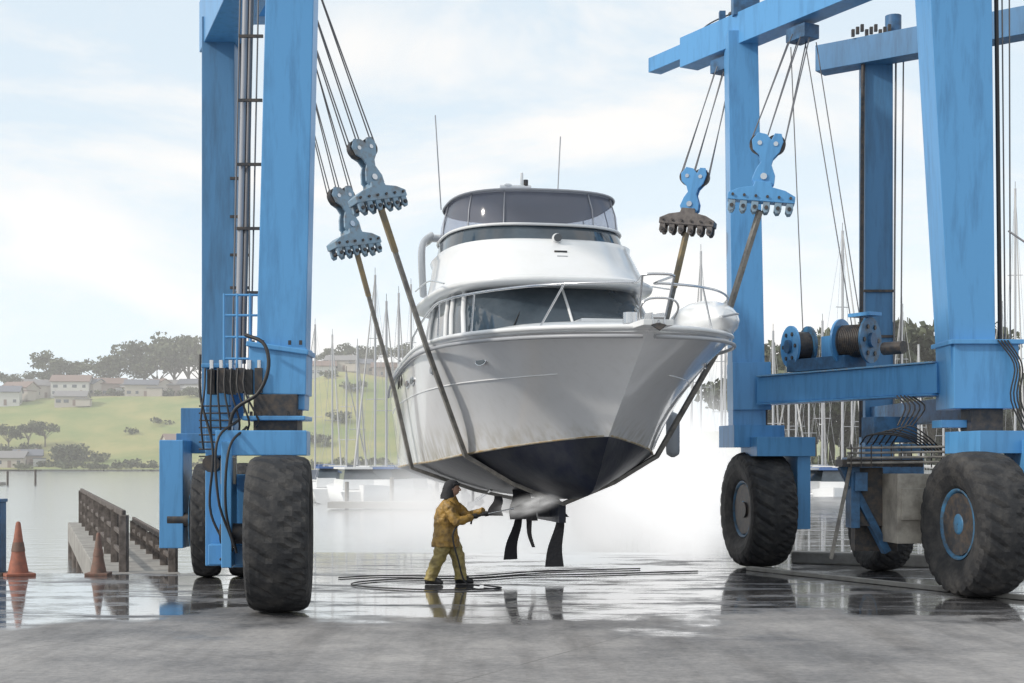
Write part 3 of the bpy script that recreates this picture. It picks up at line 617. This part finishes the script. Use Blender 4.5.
def flap(x,y,zt,zb,w0,w1,lean,tw):
    n=8; rg=[]
    for i in range(n+1):
        t=i/n; z=zt+(zb-zt)*t; ww=w0+(w1-w0)*t; cx=x+lean*t+.02*math.sin(t*7)
        c,s=math.cos(tw),math.sin(tw); th=.02
        rg.append([V(cx-ww/2*c,y-ww/2*s-th,z),V(cx+ww/2*c,y+ww/2*s-th,z),V(cx+ww/2*c,y+ww/2*s+th,z),V(cx-ww/2*c,y-ww/2*s+th,z)])
    pd.loft(rg,CLOTHD,smooth=False)
flap(.15,24.8,1.52,1.0,.30,.46,.02,.3); flap(.12,24.9,1.1,.28,.14,.30,-.16,.6)
flap(.62,24.6,1.45,1.05,.3,.55,.1,-.2); flap(.85,24.5,1.15,.18,.10,.34,-.12,.2); flap(.35,24.7,1.3,.98,.2,.2,.0,.2); flap(.25,24.85,1.2,.5,.12,.06,.12,.1)
flap(-.25,25.1,1.4,1.05,.14,.3,-.06,-.3)
pd.build('sling_pads',lift)

# ------------------------------------------------ worker
wk=empty('worker',(-1.07,23.1,0),math.radians(-8)); wk.scale=(1.03,1.03,1.0)
def fig(name,parts,mt,vox,disp=0):
    mb=MB()
    for p in parts: p(mb)
    o=mb.build(name,wk); 
    r=o.modifiers.new('r','REMESH'); r.mode='VOXEL'; r.voxel_size=vox; r.use_smooth_shade=True
    s=o.modifiers.new('s','SMOOTH'); s.iterations=3; s.factor=.5
    if disp:
        t=D.textures.new(name+'_folds','CLOUDS'); t.noise_scale=.09; d=o.modifiers.new('d','DISPLACE'); d.texture=t; d.strength=disp; d.mid_level=.5
    return o
def ringE(cx,cy,z,rx,ry,tilt=0,seg=20):
    return [V(cx+rx*math.cos(2*math.pi*k/seg),cy+ry*math.sin(2*math.pi*k/seg),z+tilt*rx*math.cos(2*math.pi*k/seg)) for k in range(seg)]
J=RAIN
jk=[lambda m:m.loft([ringE(-.02,0,.62,.23,.26),ringE(-.02,0,.72,.215,.25),ringE(-.03,0,.92,.19,.22),ringE(-.01,0,1.1,.20,.23),ringE(.02,0,1.25,.19,.245),ringE(.045,0,1.34,.15,.23),ringE(.06,0,1.40,.10,.13),ringE(.075,0,1.46,.075,.08)],J),
    lambda m:m.tube([(.04,-.17,1.33),(.08,-.235,1.26),(.15,-.26,1.12),(.20,-.27,1.05),(.28,-.22,1.06),(.42,-.12,1.12)],[.09,.098,.088,.085,.074,.06],J,14),
    lambda m:m.tube([(.05,.17,1.33),(.12,.23,1.26),(.24,.24,1.16),(.31,.23,1.12),(.42,.16,1.15),(.58,.05,1.21)],[.09,.098,.088,.085,.074,.06],J,14)]
fig('jacket',jk,J,.014,.045)
T=RAINT
tr_=[lambda m:m.loft([ringE(-.01,0,.62,.16,.21),ringE(-.01,0,.75,.17,.21),ringE(0,0,.86,.15,.19)],T),
     lambda m:m.tube([(-.02,-.1,.80),(-.06,-.11,.62),(-.10,-.12,.46),(-.18,-.12,.28),(-.24,-.12,.13),(-.25,-.12,.07)],[.135,.13,.11,.10,.10,.108],T,16),
     lambda m:m.tube([(.0,.1,.80),(.08,.11,.62),(.15,.11,.47),(.18,.12,.28),(.20,.12,.13),(.20,.12,.07)],[.135,.13,.11,.10,.10,.108],T,16)]
fig('trousers',tr_,T,.014,.045)
def boot(m,x,y,a):
    c,s=math.cos(a),math.sin(a); prof=[(-.11,.06,.03),(-.09,.075,.045),(0,.085,.05),(.08,.065,.05),(.15,.045,.045),(.19,.03,.025)]
    m.loft([[V(x+px*c-ww*math.cos(t)*s,y+px*s+ww*math.cos(t)*c,max(0,hh+hh*math.sin(t))) for t in [2*math.pi*k/14 for k in range(14)]] for px,hh,ww in prof],BLACK)
    m.tube([(x-.03*c,y-.03*s,.06),(x-.03*c,y-.03*s,.24)],.06,BLACK,14)
fig('boots',[lambda m:boot(m,-.23,-.12,-.1),lambda m:boot(m,.22,.12,.1)],BLACK,.01)
hd=MB()
def headring(z,rx,ry,cx): return ringE(cx,0,z,rx,ry,seg=24)
hd.loft([headring(1.42,.055,.055,.075),headring(1.47,.06,.058,.085),headring(1.49,.075,.06,.10),headring(1.515,.088,.068,.105),headring(1.55,.094,.075,.10),headring(1.59,.098,.078,.097),headring(1.63,.094,.075,.093),headring(1.67,.07,.058,.09),headring(1.695,.02,.02,.09)],SKIN)
hd.tube([(.190,0,1.60),(.205,0,1.575),(.218,0,1.555),(.195,0,1.545)],[.010,.014,.016,.010],SKIN,8)
for y in(-.03,.03): hd.sphere((.182,y,1.59),.012,BLACK,8,6)
hd.tube([(.182,-.025,1.52),(.192,0,1.518),(.182,.025,1.52)],.006,mat('lips',(.3,.12,.1),.5),6)
for y in(-.08,.08): hd.sphere((.09,y,1.575),.026,SKIN,10,8,(.7,.4,1.2))
hd.build('head',wk)
hh_=MB()
hh_.loft([headring(1.41,.12,.13,.01),headring(1.47,.12,.12,.01),headring(1.53,.11,.11,.025),headring(1.58,.11,.108,.035),headring(1.635,.118,.104,.06),headring(1.68,.108,.092,.072),headring(1.71,.075,.065,.077),headring(1.725,.02,.02,.08)],CLOTHD)
hh_.tube([(.12,-.098,1.645),(.17,-.06,1.65),(.195,0,1.652),(.17,.06,1.65),(.12,.098,1.645)],.018,CLOTHD,8)
hh_.build('hood',wk)
def hand(m,p,ax,up,sg):
    p=Vector(p);ax=Vector(ax).normalized();up=Vector(up).normalized();sd_=ax.cross(up).normalized()*sg
    m.tube([p-ax*.07+sd_*.035,p-ax*.03+sd_*.035,p+sd_*.034,p+ax*.035+sd_*.032],[.030,.038,.040,.030],BLACK,10,sq=(1,.7))
    for k,(o,l) in enumerate(((.036,.95),(.014,1.05),(-.008,1.0),(-.03,.82))):
        b0=p+ax*o; r=.036
        m.tube([b0+sd_*r,b0+sd_*.022+up*r*l,b0-sd_*.012+up*r*1.05*l,b0-sd_*r*.95+up*.008,b0-sd_*.022-up*.024],[.012,.0115,.011,.010,.008],BLACK,8)
    m.tube([p-ax*.02+sd_*.04,p+ax*.02+sd_*.03-up*.03,p+ax*.05+sd_*.005-up*.032,p+ax*.07-sd_*.012-up*.028],[.014,.013,.012,.009],BLACK,8)
la=V(.33,-.13,1.10); lb=V(1.0,.12,1.24); ld=(lb-la).normalized()
gl=MB(); hand(gl,la.lerp(lb,.18),ld,(0,0,1),1); hand(gl,la.lerp(lb,.42),ld,(0,0,1),-1); gl.build('gloves',wk)
ln=MB(); ln.tube([la,la.lerp(lb,.5)],.018,BLACK,10); ln.tube([la.lerp(lb,.5),lb],.010,STEEL,8); ln.cyl(lb,lb+ld*.06,.017,STEEL,8)
ln.tube([la+ld*.1,la+ld*.08-V(0,0,.12)],.016,BLACK,8)
ln.tube(catmull([la,(.15,-.3,.85),(.25,-.35,.4),(.35,-.3,.06),(.6,-.5,.03)],24),.014,BLACK,8)
ln.build('pressure_lance',wk)
hs=MB()
hs.tube(catmull([(-.45,22.65,.02),(-.2,22.2,.018),(-1.2,21.9,.018),(-2.4,22.5,.018),(-2.6,23.2,.018),(-1.9,23.9,.018),(-.6,24.0,.018),(.2,24.6,.018),(1.4,24.9,.018),(3.4,25.6,.018)],120),.012,BLACK,8)
hs.tube(catmull([(-3.0,24.2,.018),(-2.2,24.6,.018),(-.8,24.5,.018),(.6,25.6,.018),(2.4,26.2,.018)],80),.012,BLACK,8)
hs.build('pressure_washer_hose')

# ------------------------------------------------ background
def hx(x):
    return float(np.interp(x,[-400,-200,-130,-95,-66,-35,0,60,120,260],[24,26,26,28,36,32,15,13,12,16]))
def hz(x,y):
    t=min(max((y-412)/130,0),1); t=t*t*(3-2*t)
    return -1.6+.9+ (hx(x*540/max(y,400))+1.2)*t + 1.6*noise.noise(V(x*.03,y*.03,0))*t
GRASS=mat('hill_grass',(.17,.22,.075),.95,col2=(.31,.29,.12),vscale=.035,lo=.38,hi=.62,detail=9)
mb=MB(); gx=np.linspace(-420,420,120); gy=list(np.linspace(406,560,36))+[700,1000,1600]
vs=[(x*(y/480),y,hz(x*(y/480),min(y,560))) for y in gy for x in gx]; nx_=len(gx)
mb.add(vs,[(j*nx_+i,j*nx_+i+1,(j+1)*nx_+i+1,(j+1)*nx_+i) for j in range(len(gy)-1) for i in range(nx_-1)],GRASS,True); mb.build('hill')
FOL=mat('foliage_far',(.045,.06,.032),.9,col2=(.12,.13,.07),vscale=.22,lo=.4,hi=.62)
FOL2=mat('foliage_near',(.05,.065,.04),.9,col2=(.11,.125,.07),vscale=.35,lo=.4,hi=.62)
BARK=mat('bark',(.10,.085,.07),.9)
def leaves(cl,n,sz,rng):
    vs=[];fs=[]
    tot=sum(c[3]**2 for c in cl)
    for cx,cy,cz,r in cl:
        m=int(n*r*r/tot)
        for _ in range(m):
            u=rng.normal(size=3); u/=np.linalg.norm(u); rr=r*(rng.random()**.4); p=np.array([cx,cy,cz])+u*rr*np.array([1,1,.6])
            a=rng.normal(size=3); a/=np.linalg.norm(a); b_=np.cross(a,rng.normal(size=3)); b_/=np.linalg.norm(b_); s=sz*rng.uniform(.5,1.2)
            k=len(vs); vs+=[tuple(p+a*s),tuple(p+b_*s*.7),tuple(p-a*s),tuple(p-b_*s*.7)]; fs.append((k,k+1,k+2,k+3))
    return vs,fs
def tree_mesh(seed,h,spread,n,sz,fol):
    rng=np.random.default_rng(seed); mb=MB(); cl=[]
    mb.tube([(0,0,-1),(.1*h*.1,0,h*.2),(.02*h,0,h*.45)],[h*.03,h*.024,h*.018],BARK,8)
    for i in range(9):
        a=i*2.4+rng.random(); L_=spread*rng.uniform(.45,1.0); z=h*rng.uniform(.55,.95)*(1-.2*L_/spread)
        e=(math.cos(a)*L_,math.sin(a)*L_,z); st=(.02*h,0,h*rng.uniform(.25,.45))
        mb.tube([st,((st[0]+e[0])*.5,e[1]*.4,(st[2]+z)*.5),e],[h*.012,h*.009,h*.004],BARK,6)
        cl.append((*e,spread*rng.uniform(.28,.45)))
        cl.append((e[0]*.6+rng.normal()*.5,e[1]*.6,z+rng.uniform(-.05,.08)*h,spread*rng.uniform(.22,.36)))
    vs,fs=leaves(cl,n,sz,rng); mb.add(vs,fs,fol)
    me=mb.build('tmp_tree',fix=False); d=me.data; D.objects.remove(me); return d
TM=[tree_mesh(s,15,7,1300,.55,FOL) for s in(1,2,3)]
TN=[tree_mesh(s,15,6.5,3000,.42,FOL2) for s in(11,12)]
def put(me,name,x,y,z,s,rz=0,sz=1):
    o=D.objects.new(name,me); scene.collection.objects.link(o); o.location=(x,y,z); o.scale=(s,s,s*sz); o.rotation_euler=(0,0,rz); return o
for i,(u,y,s) in enumerate([(8,545,.85),(38,550,.9),(52,550,1.25),(64,550,1.15),(100,550,1.35),(116,550,1.2),(144,555,1.75),(158,550,1.4),(175,550,1.6),(188,550,1.85),(201,552,1.5),(352,560,.9),(372,560,1.0),(330,560,.8),(28,452,.65),(8,450,.7),(45,455,.6),(405,540,1.1),(425,540,1.0),(445,520,1.0)]):
    x=(u-512)*y/1400; put(TM[i%3],'ridge_tree',x,y,hz(x,y)-.5,s,i*1.3,random.uniform(.9,1.15))
def bushes(name,spots,n,sz,fol):
    rng=np.random.default_rng(5); cl=[]
    for x,y,z,r in spots:
        for k in range(5): cl.append((x+rng.normal()*r*.6,y+rng.normal()*r*.4,z+rng.uniform(-.1,.5)*r,r*rng.uniform(.4,.75)))
    mb=MB(); vs,fs=leaves(cl,n,sz,rng); mb.add(vs,fs,fol); mb.build(name,fix=False)
sp=[]
for u in range(20,420,6):
    y=420+random.uniform(-4,10); x=(u-512)*y/1400; sp.append((x,y,hz(x,y)+.3,random.uniform(1.0,2.6)))
for u,y,r in((8,440,5),(22,440,5.5),(38,442,4),(62,436,5.5),(76,436,5),(95,434,3),(290,450,3.5),(305,455,4),(320,450,4),(130,470,2),(160,480,2.5),(200,520,4),(340,470,4),(360,500,4),(330,520,3)):
    x=(u-512)*y/1400; sp.append((x,y,hz(x,y)+1,r))
for u in range(0,210,7):
    y=536+random.uniform(-6,10); x=(u-512)*y/1400; sp.append((x,y,hz(x,y)+1,random.uniform(1.5,3.2)))
bushes('shore_bushes',sp,14000,.6,FOL)
for i in range(18):
    u=768+i*11+random.uniform(-4,4); y=200+random.uniform(-15,25); x=(u-512)*y/1400; put(TN[i%2],'pine_tree',x,y,-1,random.uniform(1.2,1.6),i*1.1,1.08)
for i in range(6):
    u=1000+i*25; y=230; x=(u-512)*y/1400; put(TN[i%2],'pine_tree',x,y,-1,1.2,i*.7)
mb=MB(); ln_=[(24,185),(200,150),(300,420),(10,420)]
mb.add([(x,y,-.5) for x,y in ln_]+[(x,y,-2) for x,y in ln_],[(0,1,2,3)]+[(i,i+4,(i+1)%4+4,(i+1)%4) for i in range(4)],GRASS); mb.build('far_shore_land')
sp=[(x_,190+random.uniform(-3,3),1.0,random.uniform(2,3.5)) for x_ in np.linspace(27,95,26)]
sp+=[(x_,196,5.0,random.uniform(3,4)) for x_ in np.linspace(36,90,18)]
bushes('shore_hedge',sp,14000,.5,FOL2)

WALLS=[mat('house_wall_%d'%i,c,.8) for i,c in enumerate([(.50,.50,.49),(.40,.37,.33),(.45,.41,.37),(.33,.27,.24)])]
ROOFS=[mat('house_roof_%d'%i,c,.7) for i,c in enumerate([(.13,.14,.17),(.20,.14,.12),(.20,.195,.20)])]
def house(u,y,wd,dp,ht,rz,i):
    x=(u-512)*y/1400; z=hz(x,y)-.3; e=empty('house',(x,y,z),rz)
    m=MB(); m.box((0,0,ht/2-1),(wd,dp,ht+2),WALLS[i%4])
    m.prism([(-dp/2,0),(dp/2,0),(0,dp*.26)],(0,0,ht+.0),(0,1,0),(0,0,1),wd-.01,WALLS[i%4])
    if i%2: m.box((wd*.42,-dp*.35,ht*.3),(wd*.45,dp*.6,ht*.75),WALLS[(i+1)%4])
    m.build('walls',e)
    r=MB(); rh=dp*.26
    for s in(-1,1): r.beam((0,s*(dp/2+.5),ht-.18),(0,-s*.05,ht+rh+.16),wd+1,.25,ROOFS[i%3])
    if i%2: r.box((wd*.42,-dp*.35,ht*.3+ht*.38+.12),(wd*.5,dp*.68,.24),ROOFS[i%3])
    r.box((wd*.28,.6,ht+rh*.8),(.8,.8,1.8),WALLS[3]); r.build('roof',e)
    g=MB(); nf=max(1,int(ht//2.7))
    for f_ in range(nf):
        for k in range(4):
            if f_==0 and k==2: continue
            ww=random.choice((1.2,1.7,2.2))*wd/14
            g.box((-wd/2+wd*(k+.5)/4,-dp/2-.02,1.6+f_*2.5),(ww,.12,1.1),GLASS)
        g.box((wd/2+.02,0,1.6+f_*2.7),(.12,1.6,1.2),GLASS)
    g.build('windows',e); d_=MB(); d_.box((-wd/2+wd*2.5/4,-dp/2-.02,1.05),(1.0,.14,2.1),ROOFS[1]); d_.build('door',e)
for i,(u,y,wd,dp,ht,rz) in enumerate([(2,512,13,8,5.0,.2),(20,525,11,8,4.6,-.3),(38,532,11,8,4.8,.7),(56,538,9,7,4.6,0),(72,534,14,9,6.0,.1),(72,508,11,7,3.4,.1),(92,538,10,7,4.8,-.6),(110,540,12,8,5.0,.2),(126,540,9,7,4.7,-.4),(142,532,12,7,4.6,.15),(158,538,9,7,5.2,-.7),(176,540,10,7,5.0,.2),(192,540,9,7,4.8,-.1),(178,452,9,7,3.4,.5),(8,425,11,7,3.0,.05),(28,428,8,6,3.4,.3),(322,540,10,7,4,.2),(342,545,12,7,4.2,-.1),(360,545,9,7,4,.3),(385,540,10,7,4,.1)]):
    house(u,y,wd,dp,ht,rz,i)

SAILC=[mat('sail_cover_%d'%i,c,.8) for i,c in enumerate([(.08,.15,.34),(.5,.5,.5),(.42,.43,.42),(.12,.14,.18)])]
MAST=mat('mast_alloy',(.46,.47,.49),.4,metal=.2)
BH=[mat('moored_hull_%d'%i,c,.35) for i,c in enumerate([(.72,.73,.74),(.66,.66,.64),(.60,.61,.62)])]
def sailboat(x,y,rz,L_,mh,i):
    e=empty('moored_sailboat',(x,y,-1.2),rz); m=MB(); rg=[]
    for k in range(12):
        t=k/11; wd=L_*.16*(math.sin(math.pi*min(1,(t*.82+.18)))**.6 if t<.98 else .02); zz=1.1+.3+.25*t*t
        yy=L_*(t-.5); rg.append([V(wd*math.cos(a),yy,zz if math.sin(a)>-.01 else max(-.3,zz+math.sin(a)*1.3)) for a in [math.pi*q/10*-1 for q in range(11)]])
    m.loft(rg,BH[i%3],cap=True); m.add([p for r in rg for p in(r[0],r[-1])],[(2*k,2*k+1,2*k+3,2*k+2) for k in range(11)],BH[0]); m.build('hull',e)
    c=MB(); c.loft([[V(sx*L_*.085*s_,L_*(yy),zz) for sx,yy in((-1,-.22),(1,-.22),(.8,.15),(-.8,.15))] for zz,s_ in((1.3,1),(1.85,.85))],BH[0],smooth=False); c.box((0,-L_*.04,1.62),(L_*.158,L_*.25,.16),GLASS)
    c.box((0,-L_*.33,1.9),(L_*.17,L_*.14,.9),SAILC[(i+1)%4]); c.build('cabin',e)
    r=MB(); r.tube([(0,L_*.06,1.2),(0,L_*.06,mh)],.10,MAST,8); r.tube([(0,L_*.05,2.6),(0,-L_*.33,2.7)],[.2,.12],SAILC[i%4],8)
    for zz in(.45,.72): r.tube([(-L_*.09*(1.3-zz),L_*.06,mh*zz),(L_*.09*(1.3-zz),L_*.06,mh*zz)],.035,MAST,6)
    r.tube([(0,L_*.49,1.6),(0,L_*.06,mh)],[.10,.04],SAILC[1],6); r.tube([(0,-L_*.48,1.5),(0,L_*.06,mh)],.012,MAST,4)
    for s in(-1,1): r.tube([(s*L_*.15,L_*.05,1.4),(s*L_*.12*.6,L_*.06,mh*.45),(0,L_*.06,mh)],.014,MAST,4)
    r.cyl((.0,L_*.06,mh),(0,L_*.06,mh+.6),.02,DARK,4); r.build('rig',e)
spec=[(318,140,325),(331,150,335),(343,130,372),(356,120,345),(378,112,276),(384,112,300),(397,125,292),(411,140,285),
      (692,140,340),(703,118,250),(719,128,310),(726,135,350),(772,115,330),(786,130,350),(800,125,340),(812,140,360),(822,118,320),(838,105,232),(850,135,345),(862,125,330),(880,120,350),(905,110,303),(918,130,345),(1014,120,190),(1006,130,300),(940,120,360)]
for i,(u,y,vt) in enumerate(spec):
    x=(u-512)*y/1400; mh=2.05+(460-vt)*y/1400+1.2; sailboat(x,y,random.choice((0,math.pi))+random.uniform(-.35,.35),random.uniform(9.5,12.5),mh,i)
def cruiser(x,y,rz,L_,i):
    e=empty('moored_motorboat',(x,y,-1.2),rz); m=MB(); rg=[]
    for k in range(10):
        t=k/9; wd=L_*.17*(1-max(0,t-.5)**2*3.9); wd=max(wd,.03); zz=1.1+.5*t; yy=L_*(t-.5); rg.append([V(-wd,yy,zz),V(-wd*.8,yy,.1),V(0,yy,-.3),V(wd*.8,yy,.1),V(wd,yy,zz)])
    m.loft(rg,BH[0],closed=True); m.build('hull',e)
    c=MB(); c.loft([[V(sx*L_*.13*s_,L_*yy,zz) for sx,yy in((-1,-.35),(1,-.35),(.8,.15),(-.8,.15))] for zz,s_ in((1.2,1),(1.9,.95))],BH[0],smooth=False)
    c.loft([[V(sx*L_*.12*s_,L_*yy*s_,zz) for sx,yy in((-1,-.33),(1,-.33),(.8,.10),(-.8,.10))] for zz,s_ in((1.9,1),(2.6,.85))],GLASS,smooth=False); c.box((0,-L_*.1,2.68),(L_*.22,L_*.42,.14),SAILC[0] if i%2 else BH[0]); c.build('cabin',e)
for i,(u,y,rz) in enumerate([(352,100,.3),(385,98,2.9),(412,104,.1),(440,120,.4),(700,95,.3),(745,100,2.7),(790,92,.4),(815,100,-.4),(345,125,1.2),(330,108,.2),(370,112,2.8),(850,90,.5),(905,96,2.8),(725,92,.2),(770,98,.1),(835,88,2.9)]):
    cruiser((u-512)*y/1400,y,rz,random.uniform(8,10.5),i)
PONT=mat('pontoon',(.30,.29,.27),.8)
mb=MB()
for y,x0 in((92,-12),(108,-16),(132,-19)): mb.box(((x0+36)/2,y,-.9),(36-x0,2,.4),PONT)
for k in range(16): mb.cyl((-11+3*k,93.2,-3),(-11+3*k,93.2,.6+.3*(k%3)),.14,CONC,8)
mb.build('marina_pontoon')
mb=MB()
for k in range(6): mb.cyl((-76+2.6*k,170+3*k,-2),(-76+2.6*k,170+3*k,.4+.2*(k%3)),.15,WOOD,8)
mb.box((-70,176,-.95),(12,2,.4),PONT); mb.build('mooring_pontoon')

# ------------------------------------------------ spray mist and sea haze
def mist(name,loc,sc,dens,seed,em=.5,rot=(0,0,0),nsc=1.8):
    m=D.materials.new(name); m.use_nodes=True; nt=m.node_tree; N=nt.nodes; L=nt.links; N.remove(N['Principled BSDF'])
    v=N.new('ShaderNodeVolumePrincipled'); v.inputs['Color'].default_value=(1,1,1,1); v.inputs['Anisotropy'].default_value=.1
    tc=N.new('ShaderNodeTexCoord'); ln=N.new('ShaderNodeVectorMath'); ln.operation='LENGTH'; L.new(tc.outputs['Object'],ln.inputs[0])
    mr=N.new('ShaderNodeMapRange'); mr.inputs[1].default_value=1; mr.inputs[2].default_value=.1; mr.interpolation_type='SMOOTHSTEP'; L.new(ln.outputs['Value'],mr.inputs[0])
    ns=N.new('ShaderNodeTexNoise'); ns.inputs['Scale'].default_value=nsc; ns.inputs['Detail'].default_value=3; ns.noise_dimensions='4D'; ns.inputs['W'].default_value=seed; L.new(tc.outputs['Object'],ns.inputs['Vector'])
    m2=N.new('ShaderNodeMapRange'); m2.inputs[1].default_value=.32; m2.inputs[2].default_value=.7; L.new(ns.outputs['Fac'],m2.inputs[0])
    a=N.new('ShaderNodeMath'); a.operation='MULTIPLY'; L.new(mr.outputs[0],a.inputs[0]); L.new(m2.outputs[0],a.inputs[1])
    b_=N.new('ShaderNodeMath'); b_.operation='MULTIPLY'; L.new(a.outputs[0],b_.inputs[0]); b_.inputs[1].default_value=dens; L.new(b_.outputs[0],v.inputs['Density'])
    c_=N.new('ShaderNodeMath'); c_.operation='MULTIPLY'; L.new(b_.outputs[0],c_.inputs[0]); c_.inputs[1].default_value=em; L.new(c_.outputs[0],v.inputs['Emission Strength'])  # mist glows faintly; emission stands in for light scattered inside it
    L.new(v.outputs[0],N['Material Output'].inputs['Volume'])
    mb=MB(); mb.sphere((0,0,0),1,m,24,14); o=mb.build(name,loc=loc); o.scale=sc; o.rotation_euler=rot
mist('spray_mist',(3.3,29.6,1.5),(2.7,2.4,2.5),2.9,1,.6)
mist('spray_mist',(-.2,28.9,.9),(5.2,3.4,1.6),1.1,4,.55)
mist('spray_mist',(.30,23.5,1.30),(.75,.45,.22),3.0,7,.6,(0,-.25,.2),2.6)
m=D.materials.new('sea_haze'); m.use_nodes=True; nt=m.node_tree; nt.nodes.remove(nt.nodes['Principled BSDF'])
v=nt.nodes.new('ShaderNodeVolumePrincipled'); v.inputs['Color'].default_value=(1,1,1,1); v.inputs['Density'].default_value=.0005; v.inputs['Emission Strength'].default_value=.0003; v.inputs['Emission Color'].default_value=(1,.98,.95,1)  # slight added glow brightens the haze in place of repeated scattering
nt.links.new(v.outputs[0],nt.nodes['Material Output'].inputs['Volume'])
mb=MB(); mb.box((0,340,34),(900,520,72),m); mb.build('sea_haze')
